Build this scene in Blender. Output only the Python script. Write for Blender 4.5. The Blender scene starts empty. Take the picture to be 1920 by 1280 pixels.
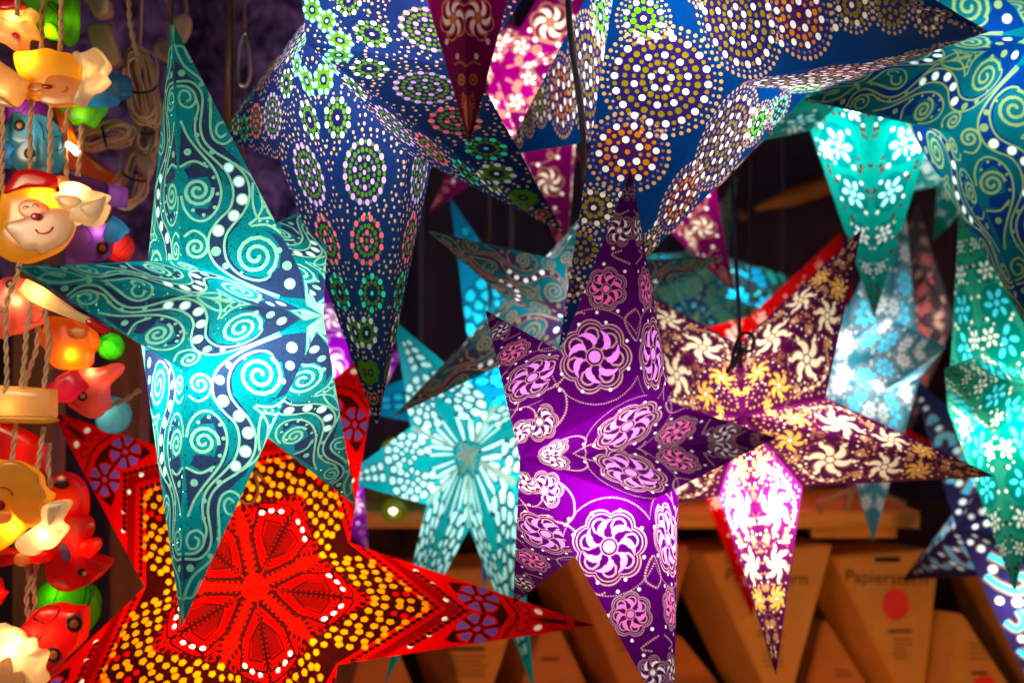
import bpy, bmesh, math, random
import numpy as np
from mathutils import Vector, Matrix
from mathutils.geometry import delaunay_2d_cdt
random.seed(7)
scene = bpy.context.scene
COL = scene.collection

# ---------------------------------------------------------------- camera, world, lamps, exposure
CAM_Z = 1.6
FPX = 2667.0
cam_data = bpy.data.cameras.new('camera')
cam = bpy.data.objects.new('camera', cam_data)
COL.objects.link(cam)
cam.location = (0, 0, CAM_Z)
cam.rotation_euler = (math.radians(90), 0, 0)
cam_data.lens = 50.0
cam_data.sensor_width = 36.0
cam_data.clip_start = 0.05
cam_data.clip_end = 60
cam_data.dof.use_dof = True
cam_data.dof.focus_distance = 1.40
cam_data.dof.aperture_fstop = 4.6
scene.camera = cam

world = bpy.data.worlds.new('World')
scene.world = world
world.use_nodes = True
bg = world.node_tree.nodes['Background']
bg.inputs[0].default_value = (0.62, 0.50, 0.62, 1)      # dim light of the market around the stall
bg.inputs[1].default_value = 0.055

scene.view_settings.view_transform = 'Standard'
scene.view_settings.look = 'None'
scene.view_settings.exposure = 0.0
scene.view_settings.gamma = 1.0


def at(px, py, d):
    """pixel of the 1920x1280 photograph at distance d in front of the lens -> world point"""
    return Vector(((px - 960) * d / FPX, d, CAM_Z - (py - 640) * d / FPX))


def lamp(name, loc, power, color, size=0.05, parent=None):
    l = bpy.data.lights.new(name, 'POINT')
    l.energy = power
    l.color = color
    l.shadow_soft_size = size
    o = bpy.data.objects.new(name, l)
    COL.objects.link(o)
    o.location = loc
    if parent is not None:
        o.parent = parent
        o.location = Vector(loc) - parent.location
    return o


# warm stall bulbs by the boxes under the shelf, then two unseen fill lamps added
lamp('stall_bulb_by_boxes', (0.75, 1.75, 0.55), 15.0, (1.0, 0.40, 0.06), 0.08)
lamp('stall_bulb_by_boxes', (-0.05, 1.9, 0.6), 5.0, (1.0, 0.30, 0.05), 0.08)
lamp('string_lights_fill_lamp', (-0.78, 1.0, 1.80), 10.0, (1.0, 0.70, 0.42), 0.08)  # added lamp out of view, brightens the faces and cords at the left
lamp('front_fill_lamp', (0.35, 0.1, 2.5), 2.2, (1.0, 0.80, 0.72), 0.12)  # added unseen lamp above the camera, fills the lantern fronts

# ---------------------------------------------------------------- small helpers


def tag(o, label=None, cat=None, group=None, kind=None):
    if label: o['label'] = label
    if cat: o['category'] = cat
    if group: o['group'] = group
    if kind: o['kind'] = kind
    return o


def empty(name, loc=(0, 0, 0)):
    o = bpy.data.objects.new(name, None)
    o.empty_display_size = 0.02
    COL.objects.link(o)
    o.location = loc
    return o


def link_mesh(name, verts, faces, mats, parent=None, fmat=None, smooth=True):
    """verts in world space; parent is an Empty with no rotation or a part whose own location is zero offset"""
    me = bpy.data.meshes.new(name)
    v = np.asarray(verts, dtype=np.float64)
    off = world_off(parent)
    v = v - np.array(off)
    me.from_pydata(v.tolist(), [], [list(f) for f in faces])
    if not isinstance(mats, (list, tuple)): mats = [mats]
    for m in mats: me.materials.append(m)
    if fmat is not None: me.polygons.foreach_set('material_index', np.asarray(fmat, dtype=np.int32))
    if smooth: me.polygons.foreach_set('use_smooth', np.ones(len(me.polygons), dtype=bool))
    me.update()
    o = bpy.data.objects.new(name, me)
    COL.objects.link(o)
    if parent is not None: o.parent = parent
    return o


def world_off(p):
    x = Vector((0, 0, 0))
    while p is not None:
        x = x + p.location
        p = p.parent
    return x


def tri_mesh(name, V, F, mats, fm, parent):
    """fast triangle mesh from numpy arrays (world space)"""
    me = bpy.data.meshes.new(name)
    used, inv = np.unique(F.ravel(), return_inverse=True)
    v = V[used] - np.array(world_off(parent))
    n = len(F)
    me.vertices.add(len(v)); me.vertices.foreach_set('co', v.ravel())
    me.loops.add(3 * n); me.loops.foreach_set('vertex_index', inv.astype(np.int32).ravel())
    me.polygons.add(n)
    me.polygons.foreach_set('loop_start', np.arange(0, 3 * n, 3, dtype=np.int32))
    me.polygons.foreach_set('loop_total', np.full(n, 3, dtype=np.int32))
    for m in mats: me.materials.append(m)
    me.polygons.foreach_set('material_index', fm.astype(np.int32))
    me.polygons.foreach_set('use_smooth', np.ones(n, dtype=bool))
    me.update(calc_edges=True)
    o = bpy.data.objects.new(name, me)
    COL.objects.link(o)
    o.parent = parent
    return o


def tube(pts, r, n=8, closed=False):
    """verts, faces of a tube along pts (r a number or a list)"""
    pts = [Vector(p) for p in pts]
    N = len(pts)
    rr = r if isinstance(r, (list, tuple)) else [r] * N
    vs, fs = [], []
    t0 = None
    up = Vector((0.31, 0.9, 0.2)).normalized()
    for i, p in enumerate(pts):
        a = pts[(i - 1) % N] if (closed or i > 0) else p
        b = pts[(i + 1) % N] if (closed or i < N - 1) else p
        t = (b - a)
        t = t.normalized() if t.length > 1e-9 else Vector((0, 0, 1))
        u = up - t * up.dot(t)
        if u.length < 1e-3: u = Vector((1, 0, 0)) - t * t.x
        u.normalize(); up = u
        w = t.cross(u)
        for k in range(n):
            an = 2 * math.pi * k / n
            vs.append(p + (u * math.cos(an) + w * math.sin(an)) * rr[i])
    m = N if closed else N - 1
    for i in range(m):
        for k in range(n):
            a = i * n + k; b = i * n + (k + 1) % n
            c = ((i + 1) % N) * n + (k + 1) % n; d = ((i + 1) % N) * n + k
            fs.append((a, b, c, d))
    if not closed:
        fs.append(tuple(range(n - 1, -1, -1)))
        fs.append(tuple((N - 1) * n + k for k in range(n)))
    return [tuple(v) for v in vs], fs


def smooth_path(pts, k=6):
    """Catmull-Rom through pts"""
    P = [Vector(p) for p in pts]
    P = [P[0] * 2 - P[1]] + P + [P[-1] * 2 - P[-2]]
    out = []
    for i in range(1, len(P) - 2):
        for j in range(k):
            t = j / k
            a, b, c, d = P[i - 1], P[i], P[i + 1], P[i + 2]
            out.append(0.5 * ((2 * b) + (c - a) * t + (2 * a - 5 * b + 4 * c - d) * t * t + (3 * b - a - 3 * c + d) * t ** 3))
    out.append(P[-2])
    return out


def merge(*parts):
    V, F = [], []
    for v, f in parts:
        o = len(V)
        V += list(v)
        F += [tuple(i + o for i in q) for q in f]
    return V, F


# ---------------------------------------------------------------- materials
MATS = {}


def nd(nt, t, **kw):
    n = nt.nodes.new(t)
    for k, v in kw.items():
        n.inputs[k].default_value = v
    return n


def paper(name, col, tcol=None, t=0.5, gloss=0.03, rough=0.45, grain=0.18, scale=220.0, glitter=0.0, inner=None):
    """printed translucent paper: reflects col, lets tcol through; faint fibre grain"""
    if name in MATS: return MATS[name]
    tcol = tcol or col
    m = bpy.data.materials.new(name)
    m.use_nodes = True
    nt = m.node_tree
    nt.nodes.clear()
    out = nd(nt, 'ShaderNodeOutputMaterial')
    tc = nd(nt, 'ShaderNodeTexCoord')
    nz = nd(nt, 'ShaderNodeTexNoise', Scale=scale, Detail=4.0, Roughness=0.65)
    nt.links.new(tc.outputs['Object'], nz.inputs['Vector'])
    nz2 = nd(nt, 'ShaderNodeTexNoise', Scale=9.0, Detail=2.0)
    nt.links.new(tc.outputs['Object'], nz2.inputs['Vector'])
    add = nt.nodes.new('ShaderNodeMath'); add.operation = 'ADD'
    nt.links.new(nz.outputs[0], add.inputs[0]); nt.links.new(nz2.outputs[0], add.inputs[1])
    mr = nd(nt, 'ShaderNodeMapRange'); mr.inputs[1].default_value = 0.6; mr.inputs[2].default_value = 1.4
    mr.inputs[3].default_value = 1 - grain; mr.inputs[4].default_value = 1 + grain * 0.6
    nt.links.new(add.outputs[0], mr.inputs[0])

    def tinted(c):
        v = nt.nodes.new('ShaderNodeVectorMath'); v.operation = 'SCALE'
        v.inputs[0].default_value = c
        nt.links.new(mr.outputs[0], v.inputs['Scale'])
        return v.outputs[0]
    df = nd(nt, 'ShaderNodeBsdfDiffuse'); 
    if inner:            # unprinted white reverse of the sheet
        ge0 = nt.nodes.new('ShaderNodeNewGeometry')
        mc = nt.nodes.new('ShaderNodeMix'); mc.data_type = 'RGBA'
        nt.links.new(ge0.outputs['Backfacing'], mc.inputs['Factor'])
        nt.links.new(tinted(col), mc.inputs['A']); mc.inputs['B'].default_value = (*inner, 1)
        nt.links.new(mc.outputs['Result'], df.inputs[0])
    else:
        nt.links.new(tinted(col), df.inputs[0])
    tr = nd(nt, 'ShaderNodeBsdfTranslucent'); nt.links.new(tinted(tcol), tr.inputs[0])
    mx = nd(nt, 'ShaderNodeMixShader'); mx.inputs[0].default_value = t
    nt.links.new(df.outputs[0], mx.inputs[1]); nt.links.new(tr.outputs[0], mx.inputs[2])
    gl = nd(nt, 'ShaderNodeBsdfGlossy'); gl.inputs['Roughness'].default_value = rough
    mg = nd(nt, 'ShaderNodeMixShader'); mg.inputs[0].default_value = gloss
    nt.links.new(mx.outputs[0], mg.inputs[1]); nt.links.new(gl.outputs[0], mg.inputs[2])
    if glitter > 0:      # tiny foil flakes: every cell of a fine Voronoi has its own tilt
        vo = nd(nt, 'ShaderNodeTexVoronoi', Scale=900.0)
        nt.links.new(tc.outputs['Object'], vo.inputs['Vector'])
        th = nt.nodes.new('ShaderNodeMath'); th.operation = 'GREATER_THAN'; th.inputs[1].default_value = 1 - glitter
        sp = nt.nodes.new('ShaderNodeSeparateColor')
        nt.links.new(vo.outputs['Color'], sp.inputs[0]); nt.links.new(sp.outputs[0], th.inputs[0])
        ge = nt.nodes.new('ShaderNodeNewGeometry')
        sb = nt.nodes.new('ShaderNodeVectorMath'); sb.operation = 'SUBTRACT'; sb.inputs[1].default_value = (0.5, 0.5, 0.5)
        nt.links.new(vo.outputs['Color'], sb.inputs[0])
        ad = nt.nodes.new('ShaderNodeVectorMath'); ad.operation = 'ADD'
        nt.links.new(ge.outputs['Normal'], ad.inputs[0]); nt.links.new(sb.outputs[0], ad.inputs[1])
        nm = nt.nodes.new('ShaderNodeVectorMath'); nm.operation = 'NORMALIZE'
        nt.links.new(ad.outputs[0], nm.inputs[0])
        g2 = nd(nt, 'ShaderNodeBsdfGlossy'); g2.inputs['Roughness'].default_value = 0.22
        g2.inputs[0].default_value = (0.25, 0.95, 1.0, 1)
        nt.links.new(nm.outputs[0], g2.inputs['Normal'])
        m3 = nd(nt, 'ShaderNodeMixShader')
        nt.links.new(th.outputs[0], m3.inputs[0])
        nt.links.new(mg.outputs[0], m3.inputs[1]); nt.links.new(g2.outputs[0], m3.inputs[2])
        nt.links.new(m3.outputs[0], out.inputs[0])
    else:
        nt.links.new(mg.outputs[0], out.inputs[0])
    MATS[name] = m
    return m


def solid(name, col, rough=0.5, metallic=0.0, bump=0.0, bscale=60.0, var=0.2, vscale=8.0, spec=0.4, stretch=None):
    if name in MATS: return MATS[name]
    m = bpy.data.materials.new(name)
    m.use_nodes = True
    nt = m.node_tree
    b = nt.nodes['Principled BSDF']
    b.inputs['Roughness'].default_value = rough
    b.inputs['Metallic'].default_value = metallic
    b.inputs['Specular IOR Level'].default_value = spec
    tc = nd(nt, 'ShaderNodeTexCoord')
    mp = nd(nt, 'ShaderNodeMapping')
    if stretch: mp.inputs['Scale'].default_value = stretch
    nt.links.new(tc.outputs['Object'], mp.inputs['Vector'])
    nz = nd(nt, 'ShaderNodeTexNoise', Scale=vscale, Detail=6.0, Roughness=0.6)
    nt.links.new(mp.outputs[0], nz.inputs['Vector'])
    mr = nd(nt, 'ShaderNodeMapRange'); mr.inputs[1].default_value = 0.3; mr.inputs[2].default_value = 0.7
    mr.inputs[3].default_value = 1 - var; mr.inputs[4].default_value = 1 + var
    nt.links.new(nz.outputs[0], mr.inputs[0])
    v = nt.nodes.new('ShaderNodeVectorMath'); v.operation = 'SCALE'; v.inputs[0].default_value = col
    nt.links.new(mr.outputs[0], v.inputs['Scale'])
    nt.links.new(v.outputs[0], b.inputs['Base Color'])
    if bump > 0:
        n2 = nd(nt, 'ShaderNodeTexNoise', Scale=bscale, Detail=5.0)
        nt.links.new(mp.outputs[0], n2.inputs['Vector'])
        bp = nd(nt, 'ShaderNodeBump', Strength=bump, Distance=0.004)
        nt.links.new(n2.outputs[0], bp.inputs['Height'])
        nt.links.new(bp.outputs[0], b.inputs['Normal'])
    MATS[name] = m
    return m

# ---------------------------------------------------------------- printed and cut-out designs
# A lantern's paper facet lies flat as a triangle C (hub), T (point of the arm), V (valley between two arms), in centimetres.
FC, FT, FV = np.array([0., 0.]), np.array([0., 31.6]), np.array([9.03, 10.83])


class Pat:
    """collects outlines, painter's order, and cuts the facet along them"""

    def __init__(self, tri=None, crop=None):
        self.S = []          # (points, role, group)
        self.ng = 0
        self.names = []
        self.crop = crop     # (x0, y0, scale) of an enlarged view the outlines were read from
        if tri is None:
            self.M = None; self.k = 1.0
        else:
            c, t, v = [np.array(p, float) for p in tri]
            src = np.stack([t - c, v - c], 1)
            dst = np.stack([FT - FC, FV - FC], 1)
            self.M = dst @ np.linalg.inv(src); self.c = c
            self.k = 31.6 / np.linalg.norm(t - c)
        self.dirt = 1.0

    def cm(self, p):
        p = np.array(p, float)
        if self.M is None: return p
        if self.crop: p = np.array([self.crop[0] + p[0] / self.crop[2], self.crop[1] + p[1] / self.crop[2]])
        return self.M @ (p - self.c)

    def r(self, r):
        if self.crop: r = r / self.crop[2]
        return r * self.k

    def group(self, name):
        self.ng += 1
        self.names.append(name)
        return self.ng - 1

    def raw(self, pts, role, g=-1):
        self.S.append((np.array(pts, float), role, g))

    def poly(self, pts, role, g=-1):
        self.raw([self.cm(p) for p in pts], role, g)

    def dot(self, p, r, role, g=-1, n=None, raw=False, sx=1, sy=1, rot=0):
        if not raw: p = self.cm(p); r = self.r(r)
        n = n or (6 if r < 0.10 else 8 if r < 0.3 else 12 if r < 0.8 else 24)
        a = np.arange(n) * 2 * math.pi / n + 0.2
        x, y = np.cos(a) * r * sx, np.sin(a) * r * sy
        c, s = math.cos(rot), math.sin(rot)
        self.raw(np.stack([p[0] + c * x - s * y, p[1] + s * x + c * y], 1), role, g)

    def stroke(self, pts, w, role, g=-1, raw=False, k=5, taper=0.0):
        P = [np.array(p, float) if raw else self.cm(p) for p in pts]
        if not raw: w = self.r(w)
        if k > 1 and len(P) > 2:
            P = [np.array(q[:2]) for q in smooth_path([(p[0], p[1], 0) for p in P], k)]
        P = np.array(P)
        t = np.gradient(P, axis=0)
        t /= np.maximum(np.linalg.norm(t, axis=1, keepdims=True), 1e-9)
        nrm = np.stack([-t[:, 1], t[:, 0]], 1)
        ww = np.full(len(P), w / 2)
        if taper: ww = ww * (1 - taper * np.linspace(0, 1, len(P)))
        self.raw(np.concatenate([P + nrm * ww[:, None], (P - nrm * ww[:, None])[::-1]]), role, g)

    def spiral(self, p, R, turns, a0, d, w, role, raw=False, rin=0.12):
        if not raw: p = self.cm(p); R = self.r(R); w = self.r(w)
        n = int(14 * turns)
        t = np.linspace(0, 1, n)
        rad = R * (1 - t * (1 - rin))
        a = a0 + d * t * turns * 2 * math.pi
        self.stroke(list(zip(p[0] + rad * np.cos(a), p[1] + rad * np.sin(a))), w, role, raw=True, k=1)

    def beads(self, pts, r, role, step=2.3, raw=False, g=-1):
        P = [np.array(p, float) if raw else self.cm(p) for p in pts]
        if not raw: r = self.r(r)
        Q = [np.array(q[:2]) for q in smooth_path([(p[0], p[1], 0) for p in P], 8)]
        acc = 0.0
        self.dot(Q[0], r, role, g, raw=True)
        for a, b in zip(Q, Q[1:]):
            L = np.linalg.norm(b - a); s = step * r - acc
            while s <= L:
                self.dot(a + (b - a) * s / max(L, 1e-9), r, role, g, raw=True)
                s += step * r
            acc = L - (s - step * r)

    def ringbeads(self, p, R, n, r, role, g=-1, a0=0.0, raw=False):
        if not raw: p = self.cm(p); R = self.r(R); r = self.r(r)
        for i in range(n):
            a = a0 + 2 * math.pi * i / n
            self.dot((p[0] + R * math.cos(a), p[1] + R * math.sin(a)), r, role, g, raw=True)

    def cut(self, spacing=1.3):
        v2, faces, meta = [], [], []

        def addface(pts):
            i0 = len(v2)
            v2.extend([Vector((float(a), float(b))) for a, b in pts])
            faces.append(list(range(i0, i0 + len(pts))))
        addface([FC, FV, FT])
        leak = FV * 0.985
        for pts, role, g in self.S:
            x, y = pts[:, 0], pts[:, 1]
            # wholly outside the facet: skip
            if x.max() < 0 or y.min() > 31.6 or (y.max() < 0): continue
            ar = np.sum(x * np.roll(y, -1) - np.roll(x, -1) * y)
            if abs(ar) < 1e-6: continue
            addface(pts if ar > 0 else pts[::-1])
            meta.append((role, g))
        n = int(32 / spacing)
        for i in range(1, int(9 / spacing) + 1):
            for j in range(n):
                q = np.array([i * spacing + (j % 2) * 0.3, j * spacing + 0.37])
                v2.append(Vector((q[0], q[1])))
        ov, oe, of, ovo, oeo, ofo = delaunay_2d_cdt(v2, [], faces, 1, 1e-5)
        P = np.array([[v[0], v[1]] for v in ov])
        roles = ['base']
        T, R, G = [], [], []
        for f, orig in zip(of, ofo):
            if 0 not in orig or len(f) != 3: continue
            top = max(orig)
            if top == 0: role, g = 'base', -1
            else: role, g = meta[top - 1]
            if role not in roles: roles.append(role)
            T.append(f); R.append(roles.index(role)); G.append(g)
        return dict(P=P, T=np.array(T), R=np.array(R), G=np.array(G), roles=roles, names=self.names)


def rosette(p, c, r, rings, centre, disc=None, name='rosette_cutout'):
    """rings: list of (radius fraction, count, big role, big size, small role or None, small size)"""
    g = p.group(name)
    if disc: p.dot(c, r * 1.10, disc, n=28)
    for f, n, rb, sb, rs, ss in rings:
        a0 = random.uniform(0, 6.28)
        p.ringbeads(c, r * f, n, sb, rb, g, a0)
        if rs: p.ringbeads(c, r * f, n, ss, rs, g, a0 + math.pi / n)
    if centre: p.dot(c, centre[1], centre[0], g)
    return g


def design_dots_right():
    p = Pat(((1171, -144), (1048, 650), (1375, 157)))
    rosette(p, (1240, 155), 82, [(1, 18, 'white', 7.0, 'olive', 4.4), (.78, 13, 'olive', 6.3, 'olive', 4.8), (.58, 10, 'white', 6.6, 'olive', 4.2),
            (.40, 8, 'olive', 6.0, 'olive', 4.4), (.22, 5, 'white', 6.4, 'olive', 3.6)], ('olive', 5), 'disc')
    rosette(p, (1176, 291), 50, [(1, 10, 'white', 6.4, 'brown', 4.2), (.74, 8, 'brown', 6.0, 'brown', 4.4), (.46, 5, 'white', 7.0, 'brown', 3.6)], ('brown', 5), 'disc2')
    rosette(p, (1207, 40), 32, [(1, 8, 'white', 5.9, 'green', 4.0), (.58, 5, 'green', 6.2, 'green', 4.2)], ('white', 5.5), 'disc')
    rosette(p, (1112, 396), 29, [(1, 8, 'cream', 5.4, 'olive', 4.2), (.55, 5, 'olive', 5.6, 'olive', 4.2)], ('cream', 5), 'disc')
    rosette(p, (1088, 470), 24, [(1, 7, 'olive', 5.2, 'olive', 3.8), (.5, 5, 'olive', 4.2, None, 0)], ('olive', 4), 'disc')
    rosette(p, (1072, 540), 17, [(1, 7, 'cream', 3.8, 'olive', 3.0), (.45, 4, 'olive', 3.2, None, 0)], None, 'disc')
    rosette(p, (1195, -40), 27, [(1, 9, 'cyan', 4.6, 'green', 3.2), (.55, 6, 'green', 3.8, None, 0)], ('cyan', 4), 'disc')
    rosette(p, (1232, -12), 10, [(1, 6, 'cyan', 2.6, None, 0)], ('green', 3), 'disc')
    for R, s, n in ((104, 4.0, 46), (94, 2.6, 42)):
        p.ringbeads((1240, 155), R, n, s, 'tan')
    for R, s, n, ro in ((72, 4.0, 34, 'tan'), (62, 2.8, 30, 'pink')):
        p.ringbeads((1176, 291), R, n, s, ro)
    for c, R in (((1207, 40), 48), ((1112, 396), 44), ((1088, 470), 37), ((1072, 540), 28), ((1195, -40), 40)):
        p.ringbeads(c, R, int(R * .55), 3.1, 'tan'); p.ringbeads(c, R - 8, int(R * .5), 2.2, 'tan')
    for q in ((1257, 66), (1245, 260), (1165, 370), (1330, 235)): p.dot(q, 6.5, 'white')
    for i in range(16):
        t = i / 16
        p.dot((1048 + 14 * t + random.uniform(-4, 8), 640 - 75 * t), 2.4, 'tan')
    # draw order: the rosettes were laid first, so put their pieces on top again
    S = p.S; bg = [s for s in S if s[2] < 0 and s[1] in ('disc', 'disc2')]; tn = [s for s in S if s[2] < 0 and s[1] not in ('disc', 'disc2')]
    p.S = bg + tn + [s for s in S if s[2] >= 0]
    return p.cut()


def design_dots_left():
    p = Pat(((575, 82), (707, 800), (762, 287)))
    L = [((683, 314), 54, 'lavender', 3), ((687, 437), 42, 'rose', 2), ((697, 536), 32, 'mint', 1), ((686, 612), 27, 'white', 1), ((694, 690), 20, 'green', 1),
         ((632, 214), 32, 'white', 1), ((606, 146), 22, 'cyan', 1), ((701, 742), 11, 'rose', 0)]
    for c, r, ro, k in L:
        rg = [(1, [7, 8, 12, 16][k], ro, 6.4 if k else 2.6, 'green', 4.0)]
        if k >= 1: rg.append((.64 if k < 3 else .74, [0, 6, 8, 11][k], 'green', 5.3, 'green', 4.2))
        if k >= 2: rg.append((.34 if k < 3 else .5, [0, 0, 4, 7][k], ro, 5.6, 'green', 3.8))
        if k >= 3: rg.append((.24, 6, 'green', 4.8, None, 0))
        rosette(p, c, r, rg, (ro if k != 2 else 'green', 4.6), 'disc')
    taken = [(c, r + 6) for c, r, _, _ in L]
    tri = [np.array(q, float) for q in ((575, 82), (707, 800), (762, 287))]
    placed = []
    for c, r, _, k in L:
        for R, s in ((r + 11, 2.7), (r + 21, 3.6)):
            n = int(R * 6.28 / 15)
            for i in range(n):
                a = 6.28 * i / n + random.uniform(-.05, .05)
                q = np.array((c[0] + R * math.cos(a), c[1] + R * math.sin(a)))
                if any(np.hypot(*(q - np.array(c2))) < r2 for c2, r2 in taken): continue
                if any(np.hypot(*(q - z)) < 8 for z in placed): continue
                placed.append(q); p.dot(q, s, 'tan')
    for i in range(500):
        w = np.random.default_rng(i).dirichlet((1, 1, 1)); q = sum(a * b for a, b in zip(w, tri))
        if any(np.hypot(*(q - np.array(c2))) < r2 for c2, r2 in taken): continue
        if any(np.hypot(*(q - z)) < 12 for z in placed): continue
        placed.append(q); p.dot(q, random.choice((2.4, 3.0, 3.8)), 'tan')
    S = p.S
    p.S = [s for s in S if s[1] == 'disc'] + [s for s in S if s[2] < 0 and s[1] != 'disc'] + [s for s in S if s[2] >= 0]
    return p.cut()


def design_swirl():
    """scrolls, bands and studs, read off the up-pointing arm of the teal lantern"""
    p = Pat(((606, 592), (322, 38), (340, 487)), crop=(260, 30, 2.244))
    band = [(205, 250), (255, 300), (285, 345), (292, 430), (300, 500), (345, 545), (420, 610), (470, 690), (470, 780), (430, 860), (375, 930), (372, 1000),
            (400, 1050), (450, 1090), (530, 1105), (590, 1060), (600, 980), (560, 920), (510, 892), (600, 930), (650, 1000), (685, 1080), (700, 1190), (600, 1180),
            (480, 1140), (370, 1090), (310, 1040), (288, 980), (290, 920), (330, 850), (380, 800), (392, 740), (365, 675), (310, 620), (245, 545), (222, 480), (235, 420),
            (240, 360), (220, 310), (180, 290), (150, 290), (150, 190), (172, 205)]
    p.poly(band, 'band')
    p.poly([(178, 450), (230, 530), (320, 625), (350, 690), (352, 770), (320, 640), (250, 612), (170, 640)], 'band')
    p.poly([(200, 790), (260, 850), (330, 830), (345, 740), (310, 650), (240, 620), (190, 650), (210, 690), (290, 680), (315, 750), (290, 815), (225, 810)], 'band')
    # pale corners
    p.poly([(139, 18), (215, 130), (330, 350), (280, 290), (245, 215), (222, 150), (190, 110), (165, 60)], 'line')
    p.poly([(150, 20), (140, 60), (150, 130), (150, 20)], 'line')
    p.poly([(560, 830), (520, 740), (500, 690), (540, 830), (600, 890)], 'line')
    p.poly([(690, 1060), (720, 1150), (705, 1215), (776, 1261), (776, 1200), (710, 1040)], 'line')
    W = 10
    S = [
        [(150, 120), (165, 165), (195, 215), (255, 262), (295, 310), (302, 400), (300, 470), (315, 520), (355, 540), (392, 515), (398, 475), (370, 448), (335, 455), (325, 490), (345, 512), (368, 495)],
        [(150, 130), (185, 130), (205, 165), (222, 195), (218, 150)],
        [(158, 280), (215, 278), (252, 305), (268, 345), (265, 400), (258, 470), (275, 530), (320, 575), (395, 620), (452, 680), (465, 760), (438, 830), (395, 880), (365, 925), (358, 985), (378, 1045), (430, 1092), (500, 1112), (545, 1098), (552, 1070)],
        [(160, 300), (200, 300), (232, 325), (238, 362), (215, 388), (182, 380), (168, 350), (180, 320), (208, 322), (218, 350), (200, 364)],
        [(238, 340), (250, 390), (238, 440), (238, 500), (262, 555), (320, 610), (372, 665), (396, 740), (382, 810), (335, 860), (298, 915), (292, 980), (318, 1040), (385, 1092), (480, 1138), (590, 1178)],
        [(176, 445), (205, 510), (250, 570), (310, 640), (338, 700), (345, 760), (325, 820), (280, 862), (230, 858), (192, 815), (178, 760)],
        [(172, 640), (230, 615), (290, 640)],
        [(470, 885), (545, 880), (615, 930), (665, 1010), (698, 1090), (708, 1210)],
        [(480, 700), (478, 780), (500, 850), (560, 850), (620, 895), (680, 980), (722, 1080), (745, 1180)],
        [(400, 620), (470, 670), (505, 730), (520, 800), (495, 850), (460, 880)],
        [(190, 930), (230, 905), (275, 930), (290, 980)],
    ]
    for s in S: p.stroke(s, W, 'line', k=4)
    p.spiral((247, 740), 62, 2.0, 3.4, 1, 14, 'line')
    p.spiral((490, 1010), 92, 2.2, 4.6, -1, 16, 'line')
    p.spiral((240, 975), 46, 1.7, 3.6, 1, 13, 'line')
    for x, y, r in ((180, 243, 15), (262, 288, 11), (297, 353, 8), (240, 436, 9), (244, 505, 11), (308, 575, 12), (205, 577, 15), (323, 991, 20), (364, 1051, 14), (590, 985, 13),
                    (623, 1050, 20), (530, 800, 8), (545, 765, 7), (508, 862, 8), (540, 864, 7), (570, 882, 8), (600, 905, 8), (313, 683, 8), (330, 752, 8), (318, 808, 8), (272, 840, 8),
                    (228, 820, 8), (205, 765, 7), (350, 640, 7), (275, 625, 7), (430, 1080, 7)):
        p.dot((x, y), r, 'line')
    for x, y, r in ((377, 640, 18), (420, 698, 20), (434, 773, 20), (398, 842, 19), (333, 905, 20), (634, 1126, 18)):
        g = p.group('stud_cutout')
        p.dot((x, y), r + 6, 'line'); p.dot((x, y), r, 'cut', g)
    return p.cut()


def scallop(c, r, n, a0, d=.62, R=.40, steps=8):
    out = []
    for i in range(n):
        for s in range(steps):
            de = (s / steps - .5) * 2 * math.pi / n
            a = a0 + 2 * math.pi * i / n + de
            x = max(R * R - (d * math.sin(de)) ** 2, 0)
            rho = r * (d * math.cos(de) + math.sqrt(x))
            out.append((c[0] + rho * math.cos(a), c[1] + rho * math.sin(a)))
    return out


def comma(c, r, a, r0=.33, r1=.78, swirl=.75, w=.12, n=9, s=1):
    L, Rr = [], []
    for i in range(n):
        t = i / (n - 1)
        rho = r * (r0 + (r1 - r0) * t); an = a + s * swirl * t * t
        hw = r * w * (math.sin(math.pi * (.16 + .84 * t)) ** .75 if t < 1 else 0.02)
        x, y = c[0] + rho * math.cos(an), c[1] + rho * math.sin(an)
        ta = an + s * (0.25 + 1.1 * t)
        nx, ny = -math.sin(ta), math.cos(ta)
        L.append((x + nx * hw, y + ny * hw)); Rr.append((x - nx * hw, y - ny * hw))
    return L + Rr[::-1]


def lotus(p, c, r, cut, n=7, a0=0.3, detail=True, s=1):
    """flower of comma-shaped windows inside a scalloped, beaded outline (cm)"""
    g = p.group('flower_cutout')
    o1 = scallop(c, r, n, a0)
    p.raw(o1, 'line'); p.raw(scallop(c, r * .955, n, a0), 'field')
    if detail:
        p.raw(scallop(c, r * .90, n, a0), 'line'); p.raw(scallop(c, r * .865, n, a0), 'field')
    for i in range(n):
        a = a0 + 2 * math.pi * i / n
        lc = (c[0] + r * .52 * math.cos(a), c[1] + r * .52 * math.sin(a))
        path = []
        for q in range(15):     # scroll: out of the hub, round the lobe and into a curl
            t = q / 14
            if t < .35:
                u = t / .35; rho = r * (.25 + .36 * u); an = a - s * (.05 + .42 * u)
                path.append((c[0] + rho * math.cos(an), c[1] + rho * math.sin(an)))
            else:
                u = (t - .35) / .65; rad = r * .235 * (1 - .62 * u); an = a + s * (-1.15 + u * 4.4)
                path.append((lc[0] + r * .06 * math.cos(a) + rad * math.cos(an), lc[1] + r * .06 * math.sin(a) + rad * math.sin(an)))
        p.stroke(path, r * .07, 'line', raw=True, k=1, taper=.4)
        p.raw(comma(c, r, a - s * .2, .34, .72, .72, .088, s=s), cut, g)
    p.dot(c, r * .25, 'line', raw=True, n=16); p.dot(c, r * .22, 'field', raw=True, n=16); p.dot(c, r * .165, cut, g, raw=True, n=14)


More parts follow.
